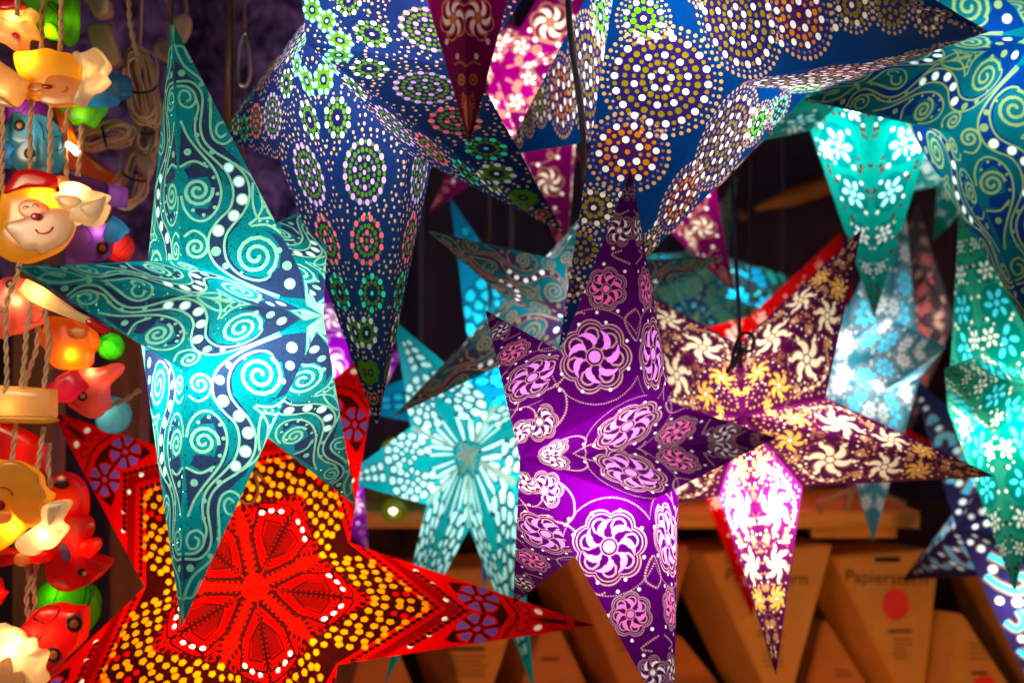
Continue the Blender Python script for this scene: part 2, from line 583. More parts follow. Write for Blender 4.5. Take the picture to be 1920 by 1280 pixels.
def design_lotus():
    p = Pat(((975, 858), (1183, 318), (1197, 735)))
    q = lambda x, y: tuple(p.cm((x, y)))
    k = p.k
    for c, R in ((q(1116, 668), 89 * k),):
        n = int(2 * math.pi * R / .27)
        for i in range(n): p.dot((c[0] + R * math.cos(6.283 * i / n), c[1] + R * math.sin(6.283 * i / n)), .085, 'line', raw=True)
    for ch in ([(1197, 575), (1172, 600), (1195, 640), (1210, 600)], [(1065, 600), (1085, 585), (1100, 588)], [(1165, 470), (1148, 478), (1185, 497)],
               [(1070, 690), (1045, 720), (1010, 735)], [(1015, 790), (1040, 800), (1062, 770), (1060, 735), (1040, 720)], [(1150, 395), (1162, 402), (1178, 395)]):
        p.beads(ch, 2.2, 'line', 2.4)
    lotus(p, q(1116, 668), 70 * k, 'cutlilac', 7, .35)
    lotus(p, q(1137, 541), 41 * k, 'cutpink', 7, .8, True, -1)
    lotus(p, q(1162, 432), 31 * k, 'cut', 6, .1, True)
    lotus(p, q(1012, 790), 37 * k, 'cutcream', 7, .5, True, -1)
    lotus(p, q(1176, 362), 15 * k, 'line', 5, .1, False)
    for x, y in ((1086, 607), (1137, 604), (1176, 639), (1179, 691), (1093, 733), (1054, 700), (1050, 730), (1145, 730), (1120, 585), (1159, 583), (1096, 545), (1172, 509), (1133, 494), (1150, 465), (1190, 400)):
        g = p.group('stud_cutout')
        p.dot((x, y), 3.4, 'cut', g)
    return p.cut()


def swirlflower(p, c, r, cut, n=6, a0=.2, centre=None, studs=0, stud='cut', s=1):
    g = p.group('flower_cutout')
    for i in range(n):
        a = a0 + 2 * math.pi * i / n
        p.raw(comma(c, r * 1.06, a, .22, 1.02, .62, .27, 10, s), 'shade')
    for i in range(n):
        a = a0 + 2 * math.pi * i / n
        p.raw(comma(c, r, a, .26, .97, .62, .205, 10, s), cut, g)
    p.dot(c, r * .24, 'shade', raw=True); p.dot(c, r * .19, centre or cut, g, raw=True)
    for i in range(studs):
        a = a0 + .45 + 2 * math.pi * i / max(studs, 1)
        p.dot((c[0] + 1.08 * r * math.cos(a), c[1] + 1.08 * r * math.sin(a)), r * .115, stud, g, raw=True)


def design_pinwheel():
    p = Pat(((1393, 778), (1867, 893), (1505, 912)), crop=(1390, 760, 3.918))
    q = lambda x, y: tuple(p.cm((x, y)))
    p.beads([(330, 380), (380, 410), (430, 440), (520, 520), (600, 548), (680, 550), (780, 520), (840, 470)], 12, 'tan', 2.4)
    p.beads([(430, 436), (470, 485), (527, 522), (598, 545), (673, 548), (747, 538)], 18, 'cut', 4.2)
    for ch in ([(700, 270), (780, 245), (880, 260), (930, 320), (930, 390), (880, 430), (880, 480), (920, 520)], [(480, 300), (520, 280), (600, 250)], [(1420, 400), (1480, 380), (1600, 420), (1660, 470), (1560, 500), (1460, 470), (1420, 400)],
               [(230, 330), (300, 350), (380, 350), (450, 300)]):
        p.beads(ch, 7, 'shade', 2.3)
    for x, y, r in ((880, 345, 44), (858, 500, 46), (400, 378, 36), (1240, 385, 34), (985, 290, 38), (1500, 455, 40), (1590, 490, 34)):
        c = q(x, y); R = p.r(r)
        p.dot(c, R, 'shade', raw=True, n=16); p.dot(c, R * .72, 'tan', raw=True, n=12); p.dot(c, R * .52, 'shade', raw=True, n=12); p.dot(c, R * .3, 'tan', raw=True)
    avoid = [(q(655, 388), p.r(175)), (q(1058, 445), p.r(138)), (q(1308, 470), p.r(100)), (q(357, 250), p.r(118)), (q(180, 210), p.r(60))]
    rr = random.Random(5); put = []
    for i in range(900):       # small punched dots and rings filling the ground between the flowers
        w = np.random.default_rng(i + 7000).dirichlet((1, 1, 1)); z = w[0] * FC + w[1] * FT + w[2] * FV
        if min(w) < .03 or any(math.hypot(z[0] - c[0], z[1] - c[1]) < r for c, r in avoid) or any(math.hypot(z[0] - c[0], z[1] - c[1]) < .62 for c in put): continue
        put.append(z); u = rr.random()
        if u < .45: p.dot(z, .24, 'shade', raw=True); p.dot(z, .13, 'tan', raw=True)
        elif u < .8: p.dot(z, .15, 'tan', raw=True)
        else: p.dot(z, .17, 'cut', raw=True)
    swirlflower(p, q(655, 388), p.r(160), 'cut', 6, .3, None, 6)
    swirlflower(p, q(1058, 445), p.r(122), 'cut', 6, .1, None, 6)
    swirlflower(p, q(1308, 470), p.r(92), 'gold', 7, .4, 'cut', 5, 'gold')
    swirlflower(p, q(357, 250), p.r(105), 'gold', 6, .2, 'cut', 5, 'gold')
    swirlflower(p, q(180, 210), p.r(50), 'gold', 6, .2, 'gold', 4, 'gold')
    swirlflower(p, q(560, 190), p.r(70), 'shade', 5, .6, 'shade')
    for x, y in ((1480, 370), (1570, 440), (1670, 490), (1720, 500), (1620, 510)): p.dot((x, y), 14, 'tan')
    return p.cut()


def design_mosaic():
    p = Pat(((478, 1100), (1118, 1172), (632, 1245)), crop=(470, 1000, 2.909))
    ax = p.cm
    # chevron bands: from the ridge slanting back to the rim; given by their ridge position (crop x on the ridge)

    def chev(x0, x1, role, slope=(-290, 186)):
        a = np.array((x0, 291 + (x0 - 23) * .1122)); b = np.array((x1, 291 + (x1 - 23) * .1122)); s = np.array(slope) * 3.0; u = np.array(slope) * -.1
        p.poly([a + u, b + u, b + s, a + s], role)

    def line(x, f=0.0, L=1.0, slope=(-290, 186)):
        return [tuple(np.array((x, 291 + (x - 23) * .1122)) + np.array(slope) * (f + (L - f) * i / 6) * 1.0 + np.array((0, 0))) for i in range(7)]
    p.poly([(23, 291), (471, 713), (520, 700), (120, 305)], 'glow')
    # fan near the hub
    p.poly([(85, 300), (470, 338), (500, 352), (415, 500), (230, 440)], 'dark')
    p.poly([(140, 316), (455, 348), (478, 360), (400, 478), (250, 428)], 'base')
    p.beads([(170, 324), (300, 336), (440, 352), (455, 366), (392, 462), (270, 422)], 11, 'dark', 2.5)
    p.poly([(210, 326), (420, 350), (436, 364), (380, 440), (285, 408)], 'dark')
    p.poly([(235, 332), (408, 353), (420, 364), (374, 426), (292, 400)], 'mid')
    for i in range(7): p.stroke([(215 + i * 6, 330 + i * 8), (415 - i * 6, 356 + i * 9)], 7, 'dark', k=1)
    p.stroke([(60, 300), (110, 345), (180, 405), (250, 460)], 10, 'dark', k=3)
    p.beads([(120, 370), (190, 440), (260, 505), (330, 560)], 6, 'dark', 3.2)
    for x, y in ((487, 393), (448, 431), (398, 461)):
        g = p.group('stud_cutout'); p.dot((x, y), 15, 'cut', g, sx=1.15)
    p.stroke([(500, 345), (550, 365), (490, 445), (415, 505), (330, 500)], 16, 'dark', k=4)
    p.stroke([(560, 350), (590, 368), (530, 425), (450, 480), (350, 520)], 8, 'dark', k=4)
    p.beads([(470, 345), (520, 362), (470, 425), (410, 480), (340, 480)], 7, 'dark', 2.6)
    p.beads([(630, 356), (570, 412), (490, 464), (410, 510), (340, 545)], 19, 'dark', 2.15)
    p.beads([(110, 320), (200, 395), (290, 470), (330, 530), (400, 600), (470, 680)], 19, 'dark', 2.25)
    chev(660, 960, 'dark')
    # mosaic of five-sided amber panes
    d = np.array((-290, 186)) / np.hypot(290, 186); e = np.array((1, .1122)); e = e / np.hypot(*e)
    rnd = random.Random(3)
    for row in range(7):
        for col in range(5):
            o = np.array((690, 366)) + e * (col * 70 + (row % 2) * 24 - 6) + d * (row * 64 + 24 + (col % 2) * 14)
            ang0 = rnd.uniform(0, 6.3)
            role = 'amber' if rnd.random() > .16 or row == 0 else 'red2'
            if col == 3 and row % 3 == 1: role = 'red2' if row % 2 else 'amber'
            pts = [o + np.array((math.cos(ang0 + a) * 25 * rnd.uniform(.8, 1.08), math.sin(ang0 + a) * 18 * rnd.uniform(.8, 1.08))) for a in np.arange(5) * 2 * math.pi / 5]
            if role == 'amber': g = p.group('amber_pane'); p.poly(pts, role, g)
            else: p.poly(pts, role)
    p.beads(line(1005, 0, 1.6), 19, 'dark', 2.1)
    p.beads(line(1040, 0, 1.5), 7, 'dark', 2.8)
    chev(1030, 1036, 'glow')
    chev(1060, 1130, 'mid')
    for x, y in ((1050, 461), (967, 547), (867, 612)):
        g = p.group('stud_cutout'); p.dot((x, y), 16, 'cut', g, sx=1.1)
    p.beads(line(1160, 0, 1.1), 19, 'dark', 2.1)
    p.beads(line(1130, 0, 1.1), 6, 'dark', 2.8)
    p.poly([(1180, 425), (1400, 445), (1330, 560), (1240, 600), (1090, 590), (1050, 580)], 'dark')
    c = np.array((1228, 517))
    for i in range(6):
        a = .3 + i * math.pi / 3
        f = lambda rr, da: tuple(c + np.array((math.cos(a + da) * rr * 1.1, math.sin(a + da) * rr * .78)))
        p.poly([f(36, -.3), f(112, -.42), f(122, 0), f(112, .42), f(36, .3)], 'base')
        g = p.group('petal_pane')
        p.poly([f(46, -.2), f(98, -.32), f(106, 0), f(98, .32), f(46, .2)], 'violet', g)
    p.dot(tuple(c), 26, 'base'); p.dot(tuple(c), 15, 'violet')
    p.poly([(1420, 432), (1445, 436), (1380, 590), (1350, 580)], 'base')
    p.beads([(1452, 440), (1440, 480), (1405, 520), (1370, 570)], 12, 'dark', 2.2)
    p.stroke([(1480, 470), (1510, 500), (1480, 530), (1440, 520), (1460, 490)], 9, 'dark', k=4)
    g = p.group('stud_cutout'); p.dot((1562, 511), 22, 'cut', g, sx=1.2)
    p.stroke([(1620, 520), (1660, 485), (1720, 500), (1690, 525), (1650, 515)], 8, 'dark', k=4)
    p.poly([(1500, 458), (1690, 478), (1760, 492), (1600, 482)], 'dark')
    p.beads([(1490, 478), (1560, 484), (1640, 490)], 5, 'dark', 2.5)
    p.poly([(1885, 500), (1760, 486), (1768, 505)], 'dark')
    for i in range(26):
        w = np.random.default_rng(i + 90).dirichlet((1, 1, 1))
    return p.cut()


def design_flowers(n=6, big=1.0, mid='cut2'):
    p = Pat()
    rnd = random.Random(11)
    fl = [((4.7, 10.6), 2.25 * big, mid), ((2.7, 16.0), 1.9 * big, mid), ((1.6, 21.0), 1.3 * big, 'cut'), ((2.4, 5.0), 1.5 * big, 'cut'), ((.95, 25.2), .9 * big, 'cut'), ((6.6, 12.2), 1.3 * big, 'cut')]
    for i in range(70):
        w = np.random.default_rng(i + 300).dirichlet((1, 1, 1)); q = w[0] * FC + w[1] * FT + w[2] * FV
        if any(math.hypot(q[0] - c[0], q[1] - c[1]) < r * 1.3 for c, r, _ in fl): continue
        p.dot(q, rnd.uniform(.20, .36), 'speck', raw=True)
    for c, r, role in fl:
        g = p.group('flower_cutout')
        p.dot(c, r * 1.22, 'shade', raw=True, n=22)
        for k in range(n):
            a = .25 + 2 * math.pi * k / n
            p.dot((c[0] + r * .63 * math.cos(a), c[1] + r * .63 * math.sin(a)), r * .31, role, g, raw=True, n=10, sx=1.0, sy=.58, rot=a + .25)
        p.dot(c, r * .21, role, g, raw=True, n=10)
        for k in range(4):
            a = .75 + 1.7 * k
            p.dot((c[0] + r * 1.28 * math.cos(a), c[1] + r * 1.28 * math.sin(a)), r * .125, 'cut', g, raw=True)
    return p.cut()


def design_paisley(s=1):
    p = Pat()
    # beaded outlines, comma flowers, rings
    for ch in ([(0.2, 6.4), (2.4, 7.3), (6.2, 8.6), (7.6, 10.6), (6.2, 13.2), (4.4, 15.2), (2.0, 15.6), (.3, 15)], [(.2, 23.6), (1.0, 23.2), (2.0, 23.4)], [(.3, 27), (.8, 26.4), (.9, 28)],
               [(1.2, 1.7), (2.6, 2.9), (4.2, 4.4), (5.6, 6.6)]):
        p.beads(ch, .16, 'line', 2.3, raw=True)
    for c, r in (((6.9, 11.2), .8), ((.95, 25.0), .62), ((3.9, 6.2), .75), ((2.2, 3.4), .6), ((3.6, 14.9), .6)):
        p.dot(c, r, 'line', raw=True, n=16); p.dot(c, r * .62, 'field', raw=True, n=12); p.dot(c, r * .36, 'line', raw=True)
    for c, r, n, s2 in (((3.6, 10.8), 2.75, 6, 1), ((2.0, 18.6), 2.1, 6, -1), ((1.5, 5.4), 1.35, 5, 1)):
        p.raw(scallop(c, r * 1.16, n, .3), 'line'); p.raw(scallop(c, r * 1.05, n, .3), 'field')
        g = p.group('flower_cutout')
        for i in range(n):
            a = .3 + 2 * math.pi * i / n
            p.raw(comma(c, r * 1.02, a - .2 * s2, .2, 1.0, .75, .22, 9, s2), 'line')
            p.raw(comma(c, r, a - .2 * s2, .3, .88, .7, .14, 9, s2), 'cut', g)
        p.dot(c, r * .2, 'line', raw=True)
    for c in ((6.4, 8.6), (6.3, 13.4), (4.6, 15.6), (2.9, 7.4), (1.3, 15.6), (3.3, 21.0), (1.5, 22.6), (1.4, 8.2), (4.9, 5.8)):
        p.dot(c, .34, 'cut', p.group('stud_cutout'), raw=True, n=10)
    p.raw([(.15, 26.6), (.75, 27.6), (.5, 29.2), (.12, 30.2)], 'line')
    return p.cut()


def design_wing():
    """butterfly-wing windows: long drops at the hub, fans of panes further out"""
    p = Pat()

    def win(pts, role='cut'):
        P = [np.array(q) for q in pts]; c = sum(P) / len(P)
        p.raw([c + (q - c) * 1.16 + (q - c) / max(np.linalg.norm(q - c), .01) * .2 for q in P], 'shade')
        return [tuple(q) for q in P], role
    L = []
    L.append(win([(.5, 3.0), (.9, 3.2), (1.5, 5.5), (1.7, 8.2), (1.2, 8.6), (.8, 6.0)]))
    L.append(win([(1.6, 2.9), (2.1, 2.9), (3.0, 5.0), (3.7, 7.4), (3.3, 8.0), (2.4, 6.0)]))
    L.append(win([(3.0, 3.9), (3.8, 4.8), (4.8, 6.4), (4.9, 7.2), (4.2, 6.8), (3.4, 5.4)]))
    L.append(win([(2.0, 8.6), (2.7, 7.9), (3.2, 9.0), (2.5, 9.9)]))
    L.append(win([(5.4, 7.3), (6.3, 8.2), (6.9, 9.4), (6.2, 9.7), (5.5, 8.7)]))
    c = np.array((2.3, 13.4))
    for ring, (r0, r1, n, da) in enumerate(((.9, 2.0, 6, .50), (2.35, 3.8, 7, .36), (4.15, 5.7, 8, .30))):
        for i in range(n):
            a = -1.5 + 3.6 * i / (n - 1) if ring else 2 * math.pi * i / n
            f = lambda r, b: c + r * np.array((math.cos(a + b), math.sin(a + b)))
            L.append(win([f(r0, -da * .4), f((r0 + r1) / 2, -da * .62), f(r1 * .97, -da * .5), f(r1, 0), f(r1 * .97, da * .5), f((r0 + r1) / 2, da * .62), f(r0, da * .4)]))
    for y, w in ((20.2, 2.2), (22.0, 1.8), (23.8, 1.4), (25.6, 1.0)):
        L.append(win([(w * .15, y), (w * .55, y - .3), (w * .95, y), (w * .9, y + .9), (w * .5, y + 1.2), (w * .15, y + .8)]))
    for c2 in ((6.9, 11.9), (5.5, 15.2), (4.4, 17.6)): p.dot(c2, .3, 'cut', raw=True)
    for pts, role in L:
        p.raw(pts, role, p.group('pane_cutout'))
    p.raw([(0, 0), (.5, 0), (1.2, 1.1), (0.25, 3)], 'pale'); p.raw([(2.2, 2.6), (9.03, 10.83), (8.2, 10.6), (1.6, 2.5)], 'pale')
    return p.cut()


def design_scroll():
    """dark paper with outlined paisley scrolls and round studs"""
    p = Pat()

    def blob(pts, w, g):
        p.stroke(pts, w * 1.9, 'line', raw=True, k=4)
        p.stroke(pts, w, 'fill', raw=True, k=4, g=g)
    blob([(1.0, 8.0), (2.2, 10.0), (4.0, 11.6), (5.6, 11.4), (6.0, 10.0), (5.0, 9.4)], .9, p.group('scroll_cutout'))
    blob([(2.6, 5.2), (3.8, 6.6), (5.4, 8.0)], .9, p.group('scroll_cutout'))
    blob([(.8, 15.5), (1.8, 17.0), (3.2, 16.2), (3.2, 14.4)], .8, p.group('scroll_cutout'))
    blob([(.7, 20.0), (1.4, 21.4), (1.9, 20.0)], .6, p.group('scroll_cutout'))
    for c, r in (((2.3, 7.4), .55), ((3.5, 13.2), .6), ((4.9, 13.8), .55), ((1.3, 12.2), .5), ((1.9, 18.6), .5), ((.9, 23.4), .42), ((.6, 25.4), .36), ((6.6, 9.4), .4), ((2.0, 4.0), .5), ((1.0, 2.6), .4)):
        p.dot(c, r * 1.4, 'line', raw=True, n=14); p.dot(c, r, 'cut', p.group('stud_cutout'), raw=True, n=12)
    for i in range(5):
        a = i * 1.256
        p.dot((5.2 + .8 * math.cos(a), 6.6 + .8 * math.sin(a)), .36, 'cut', raw=True)
    return p.cut()


DESIGNS = dict(dots_right=design_dots_right(), dots_left=design_dots_left(), swirl=design_swirl(), lotus=design_lotus(), pinwheel=design_pinwheel(), mosaic=design_mosaic(),
               flowers=design_flowers(), bigflowers=design_flowers(6, 1.3), ovals=design_flowers(8, 1.35), paisley=design_paisley(), wing=design_wing(), scroll=design_scroll())

# ---------------------------------------------------------------- star lanterns
# Each palette: role -> (reflected colour, transmitted colour, share transmitted, glitter)
W1 = ((.75, .75, .72), (.98, .97, .93), .80, 0)


def P(col, tr=None, t=.5, gl=0): return (col, tr or col, t, gl)


PALS = {
    'teal': dict(base=P((.0, .18, .21), (.0, .38, .44), .5, .04), band=P((.035, .04, .12), (.03, .07, .20), .45, .01), line=P((.11, .48, .30), (.40, 1, .70), .55), cut=P((.35, .75, .85), (.62, .96, 1), .9)),
    'bluegreen': dict(base=P((.0, .10, .13), (.0, .20, .26), .5), band=P((.01, .02, .12), (.0, .05, .30), .5), line=P((.26, .38, .10), (.42, .62, .22), .5), cut=P((.6, .75, .8), (.85, .98, 1), .85)),
    'tanswirl': dict(base=P((.01, .13, .17), (.0, .24, .3), .4), band=P((.07, .035, .10), (.08, .03, .13), .4), line=P((.42, .28, .15), (.45, .32, .18), .4), cut=P((.6, .75, .8), (.75, .95, 1), .85)),
    'oliveswirl': dict(base=P((.05, .15, .13), (.06, .22, .2), .5), band=P((.03, .05, .13), (.02, .06, .2), .5), line=P((.34, .32, .13), (.5, .5, .2), .5), cut=P((.1, .5, .7), (.1, .75, 1), .85)),
    'bluedots': dict(base=P((.0, .03, .15), (.0, .075, .38), .5), disc=P((.02, .008, .085), (.07, .03, .36), .4), disc2=P((.035, .008, .085), (.14, .03, .34), .4), white=W1, cream=P((.7, .62, .4), (.97, .9, .62), .8), olive=P((.15, .13, .0), (.27, .22, .0), .65),
                     green=P((.05, .22, .0), (.12, .62, .0), .7), brown=P((.25, .08, .0), (.62, .22, .0), .7), tan=P((.58, .28, .10), (.85, .44, .16), .55), pink=P((.5, .08, .12), (.9, .2, .25), .6), cyan=P((.1, .5, .6), (.2, .85, 1), .8)),
    'navydots': dict(base=P((.005, .016, .08), (.012, .05, .28), .5), disc=P((.012, .01, .06), (.03, .02, .24), .4), white=P((.7, .8, .8), (.9, .98, 1), .85), lavender=P((.42, .22, .75), (.72, .45, 1), .8), rose=P((.8, .06, .1), (1, .16, .24), .8), mint=P((.0, .55, .38), (.03, .95, .66), .8),
                     cyan=P((.1, .55, .65), (.25, .9, 1), .85), green=P((.05, .13, .0), (.08, .26, .0), .7), tan=P((.62, .36, .17), (.90, .56, .27), .55)),
    'purple': dict(base=P((.06, .0, .065), (.16, .0, .25), .5), field=P((.04, .0, .045), (.15, .0, .24), .5), line=P((.58, .16, .14), (1, .55, .55), .6), cut=W1, cutlilac=P((.6, .15, .6), (.85, .24, 1), .85), cutpink=P((.7, .06, .25), (1, .15, .48), .85), cutcream=P((.7, .6, .4), (1, .93, .74), .85)),
    'plum': dict(base=P((.034, .003, .03), (.18, .006, .15), .5), shade=P((.15, .05, .03), (.62, .22, .15), .5), tan=P((.42, .2, .07), (.9, .5, .22), .6), gold=P((.55, .25, .04), (1, .56, .12), .75), cut=P((.75, .68, .5), (1, .90, .70), .85)),
    'red': dict(base=P((.50, .0, .0), (1, .0, .0), .65), glow=P((.55, .0, .0), (1, .002, .0), .7), mid=P((.20, .0, .0), (.42, .0, .0), .5), dark=P((.055, .006, .003), (.07, .003, .001), .3), red2=P((.4, .0, .0), (.85, .0, .0), .6), amber=P((.6, .2, .0), (.72, .19, .0), .65), violet=P((.14, .09, .42), (.17, .10, .50), .6), cut=P((.75, .68, .5), (1, .93, .75), .85)),
    'turquoise': dict(base=P((.0, .22, .18), (.0, .62, .52), .5), shade=P((.0, .14, .13), (.0, .36, .36), .5), speck=P((.10, .02, .02), (.22, .05, .05), .4), cut2=P((.2, .6, .7), (.38, .92, 1), .9), cut=W1),
    'seagreen': dict(base=P((.02, .24, .15), (.05, .78, .52), .5), shade=P((.0, .17, .12), (.0, .55, .40), .5), speck=P((.08, .02, .01), (.16, .06, .03), .4), cut2=P((.05, .4, .6), (.06, .72, .98), .9), cut=P((.75, .75, .6), (1, .98, .85), .9)),
    'iceblue': dict(base=P((.06, .26, .34), (.06, .42, .55), .5), shade=P((.3, .38, .45), (.35, .52, .62), .5), speck=P((.2, .3, .35), (.2, .4, .5), .4), cut2=P((.1, .5, .7), (.08, .72, 1), .9), cut=W1),
    'scarlet': dict(base=P((.45, .0, .0), (.98, .0, .0), .55), shade=P((.4, .0, .0), (.85, .0, .0), .5), speck=P((.3, .0, .0), (.5, .0, .0), .4), cut2=P((.7, .3, .3), (1, .5, .48), .8), cut=P((.7, .4, .3), (1, .62, .5), .8)),
    'slate': dict(base=P((.06, .10, .12), (.06, .14, .16), .4), shade=P((.04, .08, .1), (.05, .12, .14), .4), speck=P((.1, .05, .08), (.1, .05, .08), .4), cut2=P((.0, .35, .6), (.0, .5, .95), .9), cut=P((.0, .4, .4), (.05, .8, .75), .9)),
    'greypink': dict(base=P((.12, .09, .11), (.12, .09, .11), .3), shade=P((.16, .06, .07), (.2, .08, .08), .3), speck=P((.2, .1, .1), (.2, .1, .1), .3), cut2=P((.5, .1, .12), (.6, .14, .15), .7), cut=P((.4, .25, .2), (.6, .4, .3), .7)),
    'magenta': dict(base=P((.10, .0, .05), (.34, .0, .20), .5), field=P((.09, .0, .035), (.26, .0, .10), .5), line=P((.55, .16, .09), (.98, .42, .26), .55), cut=P((.8, .7, .62), (1, .95, .88), .85)),
    'wine': dict(base=P((.13, .0, .06), (.45, .0, .20), .5), field=P((.12, .0, .04), (.40, .0, .12), .5), line=P((.72, .22, .08), (.95, .34, .12), .5), cut=P((.8, .7, .62), (1, .95, .88), .85)),
    'violet': dict(base=P((.13, .0, .20), (.38, .0, .62), .5), field=P((.10, .0, .12), (.30, .0, .40), .5), line=P((.40, .12, .34), (.85, .38, .72), .55), cut=P((.8, .6, .75), (1, .80, .97), .85)),
    'butterfly': dict(base=P((.0, .24, .30), (.0, .95, 1), .5), shade=P((.0, .04, .05), (.0, .08, .09), .3), pale=P((.42, .58, .46), (.5, .76, .62), .5), cut=P((.5, .8, .78), (.52, 1, .95), .9)),
    'cobalt': dict(base=P((.0, .20, .36), (.0, .45, .80), .5), shade=P((.0, .06, .11), (.0, .12, .20), .3), pale=P((.0, .14, .26), (.0, .26, .46), .4), cut=P((.0, .4, .55), (.01, .55, .78), .7)),
    'navy': dict(base=P((.02, .012, .055), (.03, .02, .12), .4), line=P((.40, .20, .06), (.5, .28, .1), .4), fill=P((.05, .30, .45), (.04, .5, .75), .7), cut=P((.55, .7, .8), (.75, .95, 1), .9)),
}

K = lambda *a: list(a)
